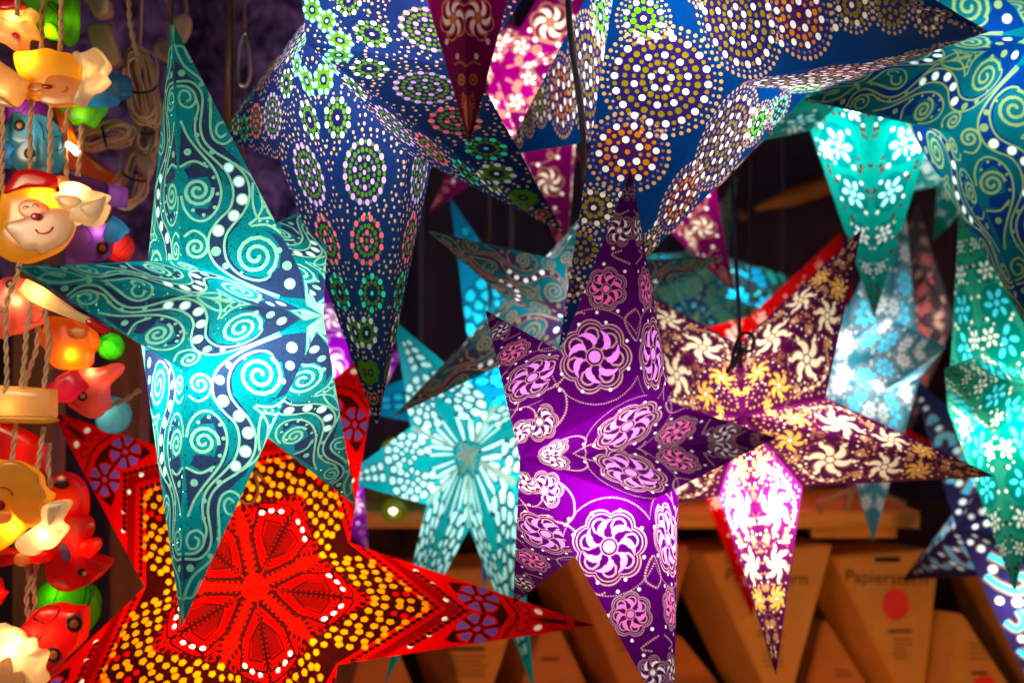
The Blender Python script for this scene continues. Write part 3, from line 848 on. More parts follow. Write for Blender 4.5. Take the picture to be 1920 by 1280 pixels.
# pose: rotation vector, position in camera axes, arm length R, valley ratio, hub height ratio; ov: corners nudged to where the paper bends them
STARS = {
    'A': dict(p=K(0.986, 0.965, 1.5811, -0.2771, 0.0166, -1.3896, 0.2982, 0.3235, 0.3452), d='swirl', pal='teal', w=1.4, lc=(1, .98, .92), at=('T3', .10),
              ov=dict(T0=(322, 38), T1=(618, 372), T2=(667, 948), T3=(340, 1175), T4=(28, 500), C=(606, 592), V4=(340, 487), V3=(347, 697)),
              label='teal glitter paper star with mint scrolls, its left point nearest the camera', cord='T0'),
    'B': dict(p=K(-0.2654, -1.0453, 0.7058, -0.1372, 0.2788, -1.3519, 0.3757, 0.3084, 0.1703), s=1.07, d='dots_left', pal='navydots', w=1.05, lc=(1, .95, .9), at=('B', .45), deep=1.5,
              ov=dict(C=(575, 82), T2=(707, 800), T1=(1057, 437), V1=(762, 287), V2=(524, 300), T3=(405, 258), V0=(890, 132), T0=(1110, -195), V3=(596, 5)),
              label='navy paper star with lavender, rose and mint dot rosettes, hanging behind the teal star', cord='T4'),
    'C': dict(p=K(-0.3624, -1.0435, -0.5258, 0.2133, 0.3393, -1.4707, 0.401, 0.3762, 0.3541), s=1.06, d='dots_right', pal='bluedots', w=1.5, lc=(1, .95, .9), at=('C', .1),
              ov=dict(V0=(1375, 157), T0=(1855, 60), T1=(1048, 650), B=(1510, 180), T2=(945, 292), V1=(1135, 262)),
              label='large bright blue paper star with white and olive dot rosettes, at top right of centre', cord='T4'),
    'D': dict(p=K(-0.7101, -0.9298, 1.231, 0.0955, -0.115, -1.5027, 0.2973, 0.3405, 0.3287), s=.9, d='lotus', pal='purple', w=0.9, lc=(1, .93, .9), at=('T2', .14),
              ov=dict(T0=(1183, 318), T1=(1457, 820), T3=(962, 1133), T4=(910, 582), C=(975, 858), V0=(1197, 735), V1=(1215, 942)),
              label='purple paper star with scalloped lotus cut-outs, sharp in the middle of the picture', cord=None),
    'E': dict(p=K(-0.3604, -0.1222, 1.0361, 0.3125, -0.1146, -1.8637, 0.3082, 0.3423, 0.3017), d='pinwheel', pal='plum', w=1.8, lc=(1, .9, .78), at=('T2', .26),
              ov=dict(C=(1393, 778), T0=(1617, 428), T1=(1867, 893), T2=(1455, 1265), V0=(1548, 745), V1=(1505, 912), V2=(1348, 930), V4=(1385, 645)),
              label='dark plum paper star with golden pinwheel flower cut-outs, behind the purple star', cord=None),
    'Q': dict(p=K(-0.4588, 0.2861, 1.1521, -0.3122, -0.3188, -1.7612, 0.4069, 0.3327, 0.1761), s=1.0, d='mosaic', pal='red', w=2.6, lc=(1, .85, .7), at=('B', .35), deep=1.7,
              ov=dict(C=(478, 1100), T1=(1118, 1172), T4=(95, 770), V0=(655, 1017), V1=(632, 1245), V3=(272, 1100), V4=(430, 880), T0=(715, 635)),
              label='red paper star with amber mosaic panes and violet flowers, at lower left', cord='V4'),
    'F': dict(p=K(-0.9563, -0.3639, -2.6563, 0.523, 0.2993, -1.6184, 0.3183, 0.3253, 0.3147), s=1.1, d='swirl', pal='bluegreen', w=1.05, lc=(.85, .97, 1), at=('C', .1), ov={},
              label='blue-green paper star with lime scrolls, cut off by the right edge near the top', cord='T2'),
    'G': dict(p=K(0.0245, -0.3368, 0.9687, 0.5338, 0.3906, -2.1183, 0.3598, 0.313, 0.3299), d='flowers', pal='turquoise', w=0.7, lc=(.9, 1, .97), at=('T2', .2), ov=dict(V1=(1752, 232), V2=(1520, 245)),
              label='turquoise paper star with pale blue flower cut-outs, one long point hanging down', cord='T0'),
    'H': dict(p=K(0.7503, 0.9017, 1.6261, 0.708, -0.0853, -2.0511, 0.2916, 0.335, 0.2725), d='bigflowers', pal='seagreen', w=0.85, lc=(.95, 1, .92), at=('T3', .1), ov={},
              label='sea-green paper star with red specks and white flowers, at the right edge', cord='T0'),
    'I': dict(p=K(-1.0721, -1.0969, 1.0183, 0.6003, -0.0464, -2.408, 0.3075, 0.3192, 0.3114), d='ovals', pal='iceblue', w=0.55, lc=(.9, .98, 1), at=('T1', .1), ov=dict(V0=(1662, 592), V1=(1645, 742), C=(1540, 682)),
              label='pale ice-blue paper star with large white ovals, blurred behind the plum star', cord='T0'),
    'J': dict(p=K(0.1592, 0.0134, 1.0626, 0.3594, -0.1163, -2.2625, 0.3337, 0.335, 0.3378), s=1.14, d='flowers', pal='scarlet', w=1.7, lc=(1, .9, .85), at=('C', 0), ov=dict(T0=(1577, 436), V4=(1404, 594), T4=(1140, 660), V0=(1640, 772), T1=(1772, 842), V2=(1320, 925), T2=(1410, 1157)),
              label='scarlet paper star mostly hidden behind the plum star', cord='V4'),
    'J2': dict(p=K(0.3172, -0.0276, 1.0218, 0.5985, -0.0858, -2.7545, 0.1895, 0.335, 0.3286), s=1.04, d='flowers', pal='scarlet', w=0.6, lc=(1, .9, .85), at=('C', 0), ov={},
               label='small scarlet paper star, one tip showing beside the ice-blue star', cord='T0'),
    'K': dict(p=K(-0.5713, -1.1051, 1.0083, 0.7461, -0.2658, -2.1327, 0.3007, 0.3508, 0.331), s=1.08, d='scroll', pal='navy', w=0.9, lc=(.85, .95, 1), at=('T2', .35), ov={},
              label='dark navy paper star with cyan scrolls, at the bottom right corner', cord='T0'),
    'M': dict(p=K(1.935, 2.9328, -0.5298, 0.0149, -0.0703, -2.2274, 0.3164, 0.335, 0.3297), s=1.14, d='wing', pal='cobalt', w=1.8, lc=(.85, .95, 1), at=('C', 0), ov={},
              label='cobalt blue paper star with one tall point, behind the butterfly star', cord='T0'),
    'N': dict(p=K(0.9894, -0.7528, 2.2831, 0.065, 0.0634, -1.9423, 0.2848, 0.26, 0.22), s=1.0, d='swirl', pal='tanswirl', w=0.4, lc=(.9, .95, 1), at=('C', 0), ov={},
              label='tan and violet scroll paper star, two points reaching left from behind the purple star', cord='T1'),
    'O': dict(p=K(0.7645, 0.7241, 1.3342, -0.2789, -0.1108, -2.0316, 0.2539, 0.335, 0.3047), s=1.1, d='paisley', pal='violet', w=1.5, lc=(1, .9, 1), at=('C', 0), ov=dict(T1=(770, 640)),
              label='violet paper star with pink paisley cut-outs, between the teal and navy stars', cord='T0'),
    'P': dict(p=K(-0.5403, 0.2969, 0.9587, -0.0485, 0.3925, -1.3284, 0.2783, 0.3072, 0.3026), d='paisley', pal='wine', w=2.4, lc=(1, .95, .9), at=('T2', .1), ov=dict(T2=(880, 274), V1=(975, -90), V2=(775, -90)),
              label='dark wine paper star, one sharp point hanging into the top of the picture', cord='T0'),
    'S': dict(p=K(-0.135, -0.825, -0.0363, 0.0415, 0.3951, -2.2163, 0.3053, 0.335, 0.2979), d='paisley', pal='magenta', w=0.85, lc=(1, .92, .85), at=('C', 0), ov={},
              label='glowing magenta paper star between the two dotted blue stars', cord='T4'),
    'S2': dict(p=K(-0.4746, -0.7896, 0.2465, 0.2752, 0.2885, -2.4285, 0.3008, 0.335, 0.3245), s=1.03, d='paisley', pal='magenta', w=0.9, lc=(1, .9, .8), at=('T1', .1), ov={},
               label='magenta paper star with one tip showing under the large blue star', cord='T4'),
    'U': dict(p=K(0.0967, 0.0998, 1.2031, 0.3132, 0.0291, -2.6331, 0.2983, 0.335, 0.3291), s=1.03, d='swirl', pal='oliveswirl', w=0.8, lc=(.9, 1, .9), at=('C', 0), ov={},
              label='olive and slate scroll paper star far behind the plum star', cord='T0'),
    'X': dict(p=K(-5.7098, -1.6141, -7.9623, 0.8303, 0.0463, -2.958, 0.2592, 0.335, 0.3306), d='flowers', pal='greypink', w=0.3, lc=(1, .9, .9), at=('C', 0), ov={},
              label='dull grey-pink paper star far back near the right edge', cord='T1'),
    'G2': dict(p=K(-1.1227, -0.4656, 0.6625, 0.8235, 0.3622, -2.5272, 0.2698, 0.335, 0.3248), s=1.06, d='flowers', pal='turquoise', w=0.5, lc=(.9, 1, .97), at=('C', 0), ov={},
               label='dim turquoise paper star, one short tip below the blue-green star', cord='T0'),
    'Wt': dict(p=K(-0.7215, 1.1668, 1.6365, 0.3641, 0.0756, -2.7636, 0.2937, 0.3718, 0.3567), s=1.04, d='ovals', pal='slate', w=0.9, lc=(.9, 1, 1), at=('C', 0), ov={},
               label='slate paper star with blue ovals, far back above the scarlet star', cord='T0'),
    'L': dict(manual=dict(C=(877, 852, 2.04), B=(885, 880, 2.30), T0=(1120, 690, 2.14), T1=(1003, 1298, 2.13), T2=(720, 1285, 2.12), T3=(635, 900, 2.14), T4=(738, 600, 2.16),
                          V0=(968, 905, 2.14), V1=(880, 990, 2.13), V2=(800, 945, 2.14), V3=(770, 800, 2.15), V4=(930, 760, 2.16)), d='wing', pal='butterfly', w=0.58, lc=(.92, 1, 1), at=('C', 0),
              label='bright cyan paper star with butterfly-wing panes, its hub facing the camera', cord='T4'),
}


def rotvec(w):
    w = Vector(w); a = w.length
    return Matrix.Rotation(a, 3, w.normalized()) if a > 1e-9 else Matrix.Identity(3)


def star_points(S):
    out = {}
    if 'manual' in S:
        for k, (x, y, d) in S['manual'].items(): out[k] = at(x, y, d)
        return out
    p = S['p']; s = S.get('s', 1.0)
    M = rotvec(p[:3]); c = Vector(p[3:6]); R, q, h = p[6:9]
    loc = {}
    for i in range(5):
        a = -math.radians(72 * i); loc['T%d' % i] = Vector((R * math.cos(a), R * math.sin(a), 0))
        b = a - math.radians(36); loc['V%d' % i] = Vector((R * q * math.cos(b), R * q * math.sin(b), 0))
    loc['C'] = Vector((0, 0, R * h)); loc['B'] = Vector((0, 0, -R * h))
    for k, v in loc.items():
        w = (M @ v + c) * s
        wp = Vector((w.x, -w.z, w.y + CAM_Z))
        if k in S['ov']:
            wp = at(S['ov'][k][0], S['ov'][k][1], -w.z)
        out[k] = wp
    return out


OPENINGS = ('cut', 'cut2', 'cutlilac', 'cutpink', 'cutcream', 'white', 'cream', 'lavender', 'rose', 'mint', 'cyan', 'amber', 'gold', 'fill', 'green', 'olive', 'brown', 'tan')
RAIL_Z = {}
cord_mat = solid('black cord rubber', (.015, .012, .014), .5)


def build_star(key, S):
    pts = star_points(S)
    D = DESIGNS[S['d']]
    pal = PALS[S['pal']]
    mats = []
    for r in D['roles']:
        col, tr, t, gl = pal.get(r, pal['base'])
        if r not in OPENINGS: tr = tuple(.55 * x for x in tr)      # printed card lets far less through than the tissue-backed cut-outs
        mats.append(paper('paper %s %s' % (S['pal'], r), col, tr, t, glitter=gl, gloss=.015, inner=(.86, .84, .80), grain=.42 if gl else .2, scale=420.0 if gl else 220.0))
    if 'deep' in S: pts['B'] = pts['C'] + (pts['B'] - pts['C']) * (.5 + S['deep'] * .5)      # fuller back than front
    centre = sum((pts['T%d' % i] for i in range(5)), Vector()) / 5
    centre = (pts['C'] + pts['B']) / 2 if 'manual' not in S else (pts['C'] * .45 + pts['B'] * .55)
    root = empty('star_lantern', centre)
    tag(root, S['label'], 'lantern', 'paper star lanterns')
    c3 = np.array(centre)
    # barycentric weights of the design's points
    A = np.stack([FT - FC, FV - FC], 1)
    b = np.linalg.solve(A, D['P'].T).T
    bt, bv = b[:, 0], b[:, 1]; bc = 1 - bt - bv
    pillow = 27 * np.clip(bt, 0, 1) * np.clip(bv, 0, 1) * np.clip(bc, 0, 1)
    T, R, G = D['T'], D['R'], D['G']
    rnd = random.Random(hash(S['label']) % 1000)
    for i in range(5):
        Vs, Fs, Rs, Gs, off, go = [], [], [], [], 0, 0
        facets = []
        for hub in ('C', 'B'):
            for vv in ('V%d' % i, 'V%d' % ((i - 1) % 5)):
                c, t, v = (np.array(pts[hub]), np.array(pts['T%d' % i]), np.array(pts[vv]))
                n = np.cross(t - c, v - c); n /= np.linalg.norm(n)
                if n @ ((c + t + v) / 3 - c3) < 0: n = -n
                X = bc[:, None] * c + bt[:, None] * t + bv[:, None] * v
                X = X + n * (pillow * (0.0009 + 0.0012 * math.sin(i * 2.3 + len(facets))))[:, None]
                facets.append((X, n, (c + t + v) / 3, np.cross(v - c, t - c) @ n < 0))
        # paper of the arm with its printed lines: one sheet folded into four facets
        V = np.concatenate([f[0] for f in facets]); nV = len(D['P'])
        F = np.concatenate([(T[:, ::-1] if facets[k][3] else T) + k * nV for k in range(4)]); RR = np.tile(R, 4)
        facing = [((np.array(cam.location) - f[2]) @ f[1]) > -0.05 for f in facets]
        GG = np.concatenate([np.where(G >= 0, G + 1000 * k, -1) if facing[k] else np.full(len(G), -1) for k in range(4)])
        own = GG < 0
        # nudge C/V/T corners of neighbouring sheets shut: they share exact edges
        arm = tri_mesh('star_point', V, F[own], mats, RR[own], root)
        for g in np.unique(GG[~own]):
            sel = GG == g
            nm = D['names'][int(g) % 1000]
            tri_mesh(nm, V, F[sel], mats, RR[sel], arm)
    # bulb
    k, f = S['at']
    lp = centre + (pts[k] - centre) * f
    lamp('bulb', lp, S['w'] * 1.7, S['lc'], 0.018, parent=root)
    # cord from the lantern up to its rail
    pts['root'] = root
    if S['cord'] is None: return pts
    top = pts[S['cord']]
    zr = 2.62
    path = [top + Vector((0, 0, -.004)), top * .5 + Vector((top.x, top.y, zr)) * .5 + Vector((.004, 0, 0)), Vector((top.x + .002, top.y, zr))]
    v, fcs = tube(smooth_path(path, 4), .0016, 6)
    link_mesh('hanging_cord', v, fcs, cord_mat, root)
    RAIL_Z.setdefault(round(top.y, 1), []).append(top.x)
    return pts


STARPTS = {k: build_star(k, S) for k, S in STARS.items()}

# ---------------------------------------------------------------- the stall: roof boards, back wall, plush cloth, shelf


def box_mesh(x0, x1, y0, y1, z0, z1, b=0.003):
    bm = bmesh.new()
    bmesh.ops.create_cube(bm, size=1)
    for v in bm.verts:
        v.co = Vector(((x0 + x1) / 2 + v.co.x * (x1 - x0), (y0 + y1) / 2 + v.co.y * (y1 - y0), (z0 + z1) / 2 + v.co.z * (z1 - z0)))
    if b > 0: bmesh.ops.bevel(bm, geom=bm.edges[:], offset=b, segments=2, affect='EDGES', profile=.7)
    bm.verts.ensure_lookup_table()
    r = ([tuple(v.co) for v in bm.verts], [tuple(v.index for v in f.verts) for f in bm.faces])
    bm.free()
    return r


wall_mat = solid('dark plum boards', (.055, .026, .05), .8, bump=.4, bscale=30, var=.5, vscale=3, stretch=(6, 6, .6))
roof_mat = solid('dark roof boards', (.03, .022, .02), .8, var=.4)
wall = tag(empty('back_wall', (0, 3.45, 0)), kind='structure')
for i in range(16):
    x = -1.76 + i * .22
    v, f = box_mesh(x + .002, x + .217, 3.45, 3.475, .2, 2.6, .004)
    link_mesh('plank', v, f, wall_mat, wall, smooth=False)
roof = tag(empty('stall_roof', (0, 0, 2.62)), kind='structure')
for i in range(14):
    x = -1.75 + i * .25
    v, f = box_mesh(x, x + .246, .9, 3.6, 2.62, 2.645, .003)
    link_mesh('roof_board', v, f, roof_mat, roof, smooth=False)

# plush cloth with soft folds
plush = bpy.data.materials.new('purple plush'); plush.use_nodes = True
nt = plush.node_tree; bs = nt.nodes['Principled BSDF']
bs.inputs['Roughness'].default_value = .95; bs.inputs['Specular IOR Level'].default_value = .1
bs.inputs['Sheen Weight'].default_value = .6; bs.inputs['Sheen Tint'].default_value = (.4, .2, .7, 1)
tc = nd(nt, 'ShaderNodeTexCoord'); nz = nd(nt, 'ShaderNodeTexNoise', Scale=16.0, Detail=8.0, Roughness=.7, Distortion=.8)
nt.links.new(tc.outputs['Object'], nz.inputs['Vector'])
rp = nd(nt, 'ShaderNodeValToRGB'); rp.color_ramp.elements[0].position = .40; rp.color_ramp.elements[0].color = (.04, .02, .09, 1); rp.color_ramp.elements[1].position = .64; rp.color_ramp.elements[1].color = (.42, .24, .70, 1)
nt.links.new(nz.outputs[0], rp.inputs[0]); nt.links.new(rp.outputs[0], bs.inputs['Base Color'])
nb = nd(nt, 'ShaderNodeTexNoise', Scale=70.0, Detail=6.0); nt.links.new(tc.outputs['Object'], nb.inputs['Vector'])
bp = nd(nt, 'ShaderNodeBump', Strength=.9, Distance=.012); nt.links.new(nb.outputs[0], bp.inputs['Height']); nt.links.new(bp.outputs[0], bs.inputs['Normal'])
nx, nz_ = 60, 40
vs, fs = [], []
for side in (0, 1):
    for j in range(nz_ + 1):
        for i in range(nx + 1):
            x = -1.12 + .77 * i / nx; z = 1.62 + .98 * j / nz_
            y = 2.9 + .035 * math.sin(x * 14 + .6 * math.sin(z * 5)) + .012 * math.sin(z * 17 + x * 9) + side * .012
            vs.append((x, y, z + .012 * math.sin(x * 11)))
n1 = (nx + 1) * (nz_ + 1)
for j in range(nz_):
    for i in range(nx):
        a = j * (nx + 1) + i
        fs.append((a, a + 1, a + nx + 2, a + nx + 1)); fs.append((n1 + a, n1 + a + nx + 1, n1 + a + nx + 2, n1 + a + 1))
cl = link_mesh('plush_cloth', vs, fs, plush)
tag(cl, 'purple plush cloth hung at the back, behind the tip of the teal star', 'cloth')

# shelf with cartons
wood = solid('orange shelf wood', (.60, .25, .03), .6, bump=.25, bscale=14, var=.35, vscale=5, stretch=(1, 8, 12))
dwood = solid('dark shelf back', (.05, .022, .012), .8, var=.4)
SY = 2.62
p0, p1 = at(640, 958, SY), at(1725, 990, SY)
shelf = empty('shelf', (p0.x, SY, p1.z))
tag(shelf, 'orange wooden shelf board above the row of cartons', 'shelf')
v, f = box_mesh(p0.x, p1.x, SY, SY + .42, p1.z, p0.z, .003); link_mesh('board', v, f, wood, shelf, smooth=False)
z_low = at(0, 1372, 2.7).z
v, f = box_mesh(p0.x, p1.x + .5, SY + .43, SY + .45, z_low, p1.z - .001, .002); link_mesh('back_panel', v, f, dwood, shelf, smooth=False)
v, f = box_mesh(p0.x - .03, p1.x + .5, SY - .05, SY + .43, z_low - .03, z_low, .002); link_mesh('lower_board', v, f, wood, shelf, smooth=False)
q0, q1 = at(1530, 994, SY), at(1690, 1012, SY)
v, f = box_mesh(q0.x, q1.x, SY + .03, SY + .06, q1.z, q0.z, .002); link_mesh('batten', v, f, wood, shelf, smooth=False)
q0 = at(1725, 0, SY)

card = solid('kraft card', (.60, .25, .035), .75, bump=.12, bscale=90, var=.18, vscale=6)
card2 = solid('kraft card orange', (.54, .17, .028), .75, bump=.12, bscale=90, var=.18, vscale=6)
ink = solid('dark brown ink', (.07, .025, .008), .8, var=.3)
redink = solid('red sticker', (.75, .008, .006), .5, var=.15)
black = solid('black slot', (.004, .003, .003), .9, var=.1)


def text_mesh(name, body, loc, size, mat, parent, rot=0.0):
    cu = bpy.data.curves.new(name, 'FONT'); cu.body = body; cu.size = size; cu.align_x = 'CENTER'; cu.extrude = .0002
    o = bpy.data.objects.new(name, cu); COL.objects.link(o)
    me = bpy.data.meshes.new_from_object(o)
    bpy.data.objects.remove(o)
    me.materials.append(mat)
    t = bpy.data.objects.new(name, me); COL.objects.link(t)
    t.parent = parent; t.location = Vector(loc) - world_off(parent); t.rotation_euler = (math.radians(90), rot, 0)
    return t


def carton(outline, d, back, mat, label, word=None, dot=None, lines=None, slot=None):
    """triangular packing carton; outline in photo pixels on its front face, back = how the far face is shifted (m)"""
    P = [at(x, y, d) for x, y in outline]
    c = sum(P, Vector()) / len(P)
    low = min(p.z for p in P)
    root = empty('carton', (c.x, d, low))
    n = len(P)
    b = Vector(back)
    vs = [tuple(p) for p in P] + [tuple(p + b) for p in P]
    fs = [tuple(range(n)), tuple(range(2 * n - 1, n - 1, -1))] + [(i, i + n, (i + 1) % n + n, (i + 1) % n) for i in range(n)]
    bm = bmesh.new()
    bv = [bm.verts.new(v) for v in vs]
    for q in fs: bm.faces.new([bv[i] for i in q])
    bmesh.ops.recalc_face_normals(bm, faces=bm.faces[:])
    bmesh.ops.bevel(bm, geom=bm.edges[:], offset=.003, segments=2, affect='EDGES')
    vv = [tuple(v.co) for v in bm.verts]; bm.verts.index_update(); ff = [tuple(v.index for v in q.verts) for q in bm.faces]; bm.free()
    link_mesh('box_body', vv, ff, mat, root, smooth=False)
    if word: text_mesh('lettering', word[0], at(word[1], word[2], d - .0015), word[3] * d / FPX, ink, root, word[4] if len(word) > 4 else 0)
    if dot:
        x, y, rx, ry = dot
        g = Pat(); pts = [at(x + rx * math.cos(a), y + ry * math.sin(a), d - .0016) for a in np.arange(20) * math.pi / 10]
        link_mesh('red_sticker', [tuple(p) for p in pts] + [tuple(p + Vector((0, -.0006, 0))) for p in pts], [tuple(range(20, 40))] + [(i, (i + 1) % 20, 20 + (i + 1) % 20, 20 + i) for i in range(20)], redink, root, smooth=False)
    if slot:
        x0, y0, x1, y1 = slot
        a, b2 = at(x0, y0, d), at(x1, y1, d)
        v, f = box_mesh(a.x, b2.x, d - .0014, d + .004, b2.z, a.z, .001); link_mesh('handle_slot', v, f, black, root, smooth=False)
    for (x0, x1, y, h) in lines or []:
        a, b2 = at(x0, y, d), at(x1, y + h, d)
        v, f = box_mesh(a.x, b2.x, d - .0008, d + .001, b2.z, a.z, 0); link_mesh('print_line', v, f, ink, root, smooth=False)
    tag(root, label, 'carton', 'triangular cartons on the shelf')
    return root


def lines_block(x0, x1, y0, n, step=9, h=2.2):
    r = random.Random(int(x0)); return [(x0 + r.uniform(0, 6), x1 - r.uniform(0, 14), y0 + i * step, h) for i in range(n)]


carton([(1318, 1036), (1562, 1020), (1486, 1300), (1478, 1345), (1462, 1345)], 2.66, (-.07, .16, 0), card, 'card carton pointing down behind the lit bottom tip of the plum star',
       ('Papierstern', 1437, 1092, 34, .05), lines=lines_block(1415, 1480, 1180, 2) + lines_block(1430, 1478, 1210, 5))
carton([(1560, 1042), (1752, 1030), (1762, 1046), (1728, 1345), (1712, 1345)], 2.70, (-.10, .18, 0), card, 'card carton with a red round sticker, pointing down',
       ('Papierstern', 1662, 1094, 34, .05), dot=(1680, 1133, 25, 30), slot=(1640, 1044, 1688, 1053), lines=lines_block(1660, 1714, 1180, 1, h=5) + lines_block(1672, 1712, 1196, 5))
carton([(1543, 1163), (1551, 1163), (1668, 1345), (1500, 1345)], 2.74, (-.07, .16, 0), card2, 'orange carton pointing up, wedged between the two kraft cartons', lines=lines_block(1560, 1600, 1255, 2, h=3))
carton([(1798, 1150), (1806, 1150), (1935, 1345), (1772, 1345)], 2.68, (-.12, .16, 0), card, 'card carton pointing up under the navy star', dot=(1846, 1290, 24, 24), lines=lines_block(1820, 1862, 1258, 1, h=5) + lines_block(1815, 1860, 1205, 4))
carton([(1852, 1040), (2090, 1040), (1985, 1345), (1960, 1345)], 2.74, (-.05, .16, 0), card, 'card carton pointing down at the right edge', lines=[])
carton([(1055, 1035), (1300, 1020), (1212, 1345), (1190, 1345)], 2.72, (-.09, .16, 0), card2, 'carton pointing down behind the purple star', ('Papierstern', 1180, 1096, 32, .05), lines=lines_block(1150, 1210, 1180, 5))
carton([(1268, 1190), (1276, 1190), (1400, 1345), (1200, 1345)], 2.78, (-.07, .12, 0), card2, 'orange carton pointing up right of the lit purple tip')
carton([(792, 1070), (1000, 1060), (905, 1345), (885, 1345)], 2.70, (-.09, .16, 0), card, 'card carton pointing down under the red star point', None, lines=lines_block(830, 920, 1212, 1, h=7) + lines_block(838, 915, 1228, 5))
carton([(1030, 1150), (1038, 1150), (1130, 1345), (955, 1345)], 2.76, (-.07, .12, 0), card2, 'orange carton pointing up left of the purple star', lines=lines_block(1010, 1060, 1232, 1, h=5))
carton([(706, 1140), (714, 1140), (800, 1345), (640, 1345)], 2.74, (-.07, .12, 0), card2, 'carton pointing up at the left end of the shelf')

# orange stick and a stud on the back wall, wire hanger over the shelf
stk = solid('orange stick', (.75, .22, .03), .6, var=.3)
v, f = tube([at(1418, 392, 3.36), at(1480, 372, 3.36), at(1575, 338, 3.36)], [.006, .022, .026], 10)
tag(link_mesh('stick', v, f, stk), 'orange stick fixed across the dark back wall', 'stick')
v, f = tube([at(1392, 403, 3.45), at(1392, 403, 3.40)], [.014, .012], 12)
tag(link_mesh('wall_stud', v, f, solid('dull brass stud', (.35, .16, .1), .5)), 'small round stud on the wall left of the orange stick', 'stud')
hm = solid('brown wire', (.30, .14, .06), .5)
v, f = merge(tube([at(1530, 945, 2.55), at(1580, 925, 2.55), at(1610, 910, 2.55), at(1700, 945, 2.55)], .006, 8), tube([at(1600, 912, 2.55), at(1585, 958, 2.55)], .007, 8), tube([at(1530, 945, 2.55), at(1540, 958, 2.56)], .006, 8))
tag(link_mesh('wire_hanger', v, f, hm), 'brown wire hanger standing on the shelf board', 'hanger')

# rods and chrome hook at the top left
rodm = solid('brown plastic rod', (.20, .09, .06), .3, spec=.6)
chrome = solid('chrome', (.6, .55, .55), .18, metallic=1.0, var=.05)
v, f = tube([at(436, -330, 2.1), at(432, 60, 2.1), at(424, 330, 2.1)], .0062, 10)
tag(link_mesh('hanging_rod', v, f, rodm), 'brown rod hanging in front of the purple cloth', 'rod')
hk = empty('snap_hook', at(455, 60, 2.12)); tag(hk, 'chrome snap hook on a thin brown cord before the purple cloth', 'hook')
v, f = tube(smooth_path([at(462, 58, 2.12), at(468, 110, 2.12), at(466, 150, 2.12), at(456, 162, 2.12), at(447, 150, 2.12), at(446, 110, 2.12), at(452, 70, 2.12)], 5), .0034, 8, closed=True); link_mesh('ring', v, f, chrome, hk)
v, f = tube([at(458, -330, 2.12), at(458, 62, 2.12)], .0025, 8); link_mesh('cord', v, f, rodm, hk)
v, f = tube([at(456, 160, 2.12), at(453, 330, 2.12)], .0025, 8); link_mesh('cord', v, f, rodm, hk)

# thick cable in front of the blue star, bow knot above the plum star
cab = solid('dark cable', (.045, .022, .022), .45)
v, f = tube(smooth_path([at(1066, -420, 1.62), at(1066, -200, 1.62), at(1066, 0, 1.60), at(1073, 90, 1.58), at(1090, 215, 1.56), at(1094, 300, 1.57), at(1096, 350, 1.60), at(1100, 450, 1.62), at(1094, 600, 1.60), at(1088, 680, 1.56)], 6), .0036, 10)
link_mesh('hanging_cord', v, f, cab, STARPTS['D']['root'])
v, f = tube(smooth_path([at(1368, -260, 1.86), at(1372, 250, 1.86), at(1376, 420, 1.86), at(1384, 560, 1.86), at(1389, 690, 1.84)], 6), .0026, 8)
v2, f2 = tube(smooth_path([at(1389, 660, 1.84), at(1372, 690, 1.83), at(1378, 650, 1.83), at(1392, 625, 1.83), at(1412, 630, 1.83), at(1410, 655, 1.83), at(1388, 662, 1.835), at(1370, 685, 1.83), at(1362, 700, 1.83)], 5), .0024, 8)
v3, f3 = tube([at(1382, 655, 1.84), at(1396, 660, 1.83)], .006, 8)
V, F = merge((v, f), (v2, f2), (v3, f3))
link_mesh('hanging_cord', V, F, solid('violet black cord', (.03, .012, .05), .5), STARPTS['E']['root'])
v, f = tube(smooth_path([at(917, 330, 2.28), at(917, 480, 2.28), at(918, 640, 2.28), at(918, 720, 2.26)], 4), .0022, 6)
tag(link_mesh('thin_cable', v, f, cab), 'thin black cable in front of the cobalt star', 'cable')
# pink wire loop on the red star
v, f = tube(smooth_path([at(500, 905, 1.66), at(488, 893, 1.65), at(478, 885, 1.65), at(484, 915, 1.65), at(478, 938, 1.65), at(462, 944, 1.65), at(452, 938, 1.66)], 6), .0016, 6)
tag(link_mesh('wire_loop', v, f, solid('pink wire', (.6, .2, .1), .4)), 'thin pink wire loop by the hub of the red star', 'wire')

# ---------------------------------------------------------------- string lights at the left


def resample(pts, k=4):
    """closed Catmull-Rom through 2-D points"""
    n = len(pts); out = []
    for i in range(n):
        a, b, c, d = [np.array(pts[(i + j) % n], float) for j in (-1, 0, 1, 2)]
        for j in range(k):
            t = j / k
            out.append(.5 * (2 * b + (c - a) * t + (2 * a - 5 * b + 4 * c - d) * t * t + (3 * b - a - 3 * c + d) * t ** 3))
    return out


def pillow_mesh(outline, d, fwd, back, k=4, flat=.92):
    O = resample(outline, k) if k > 1 else [np.array(p, float) for p in outline]
    O = np.array(O); c = O.mean(0)
    prof = [(.0, -back), (.75, -back), (.95, -back * .8), (1.0, -back * .3), (1.0, 0.0), (.998, fwd * .50), (.985, fwd * .74), (.955, fwd * .88), (.90, fwd * .95), (.5, fwd), (0.0, fwd * 1.01)]
    V, F = [], []
    n = len(O)
    for s, y in prof:
        for q in O:
            p = c + (q - c) * s
            w = at(p[0], p[1], d); V.append((w.x, w.y - y, w.z))
    for i in range(len(prof) - 1):
        for j in range(n):
            a, b = i * n + j, i * n + (j + 1) % n
            F.append((a, b, b + n, a + n))
    return V, F


def ell(cx, cy, rx, ry, n=16, rot=0):
    return [(cx + rx * math.cos(a) * math.cos(rot) - ry * math.sin(a) * math.sin(rot), cy + rx * math.cos(a) * math.sin(rot) + ry * math.sin(a) * math.cos(rot)) for a in np.arange(n) * 2 * math.pi / n]


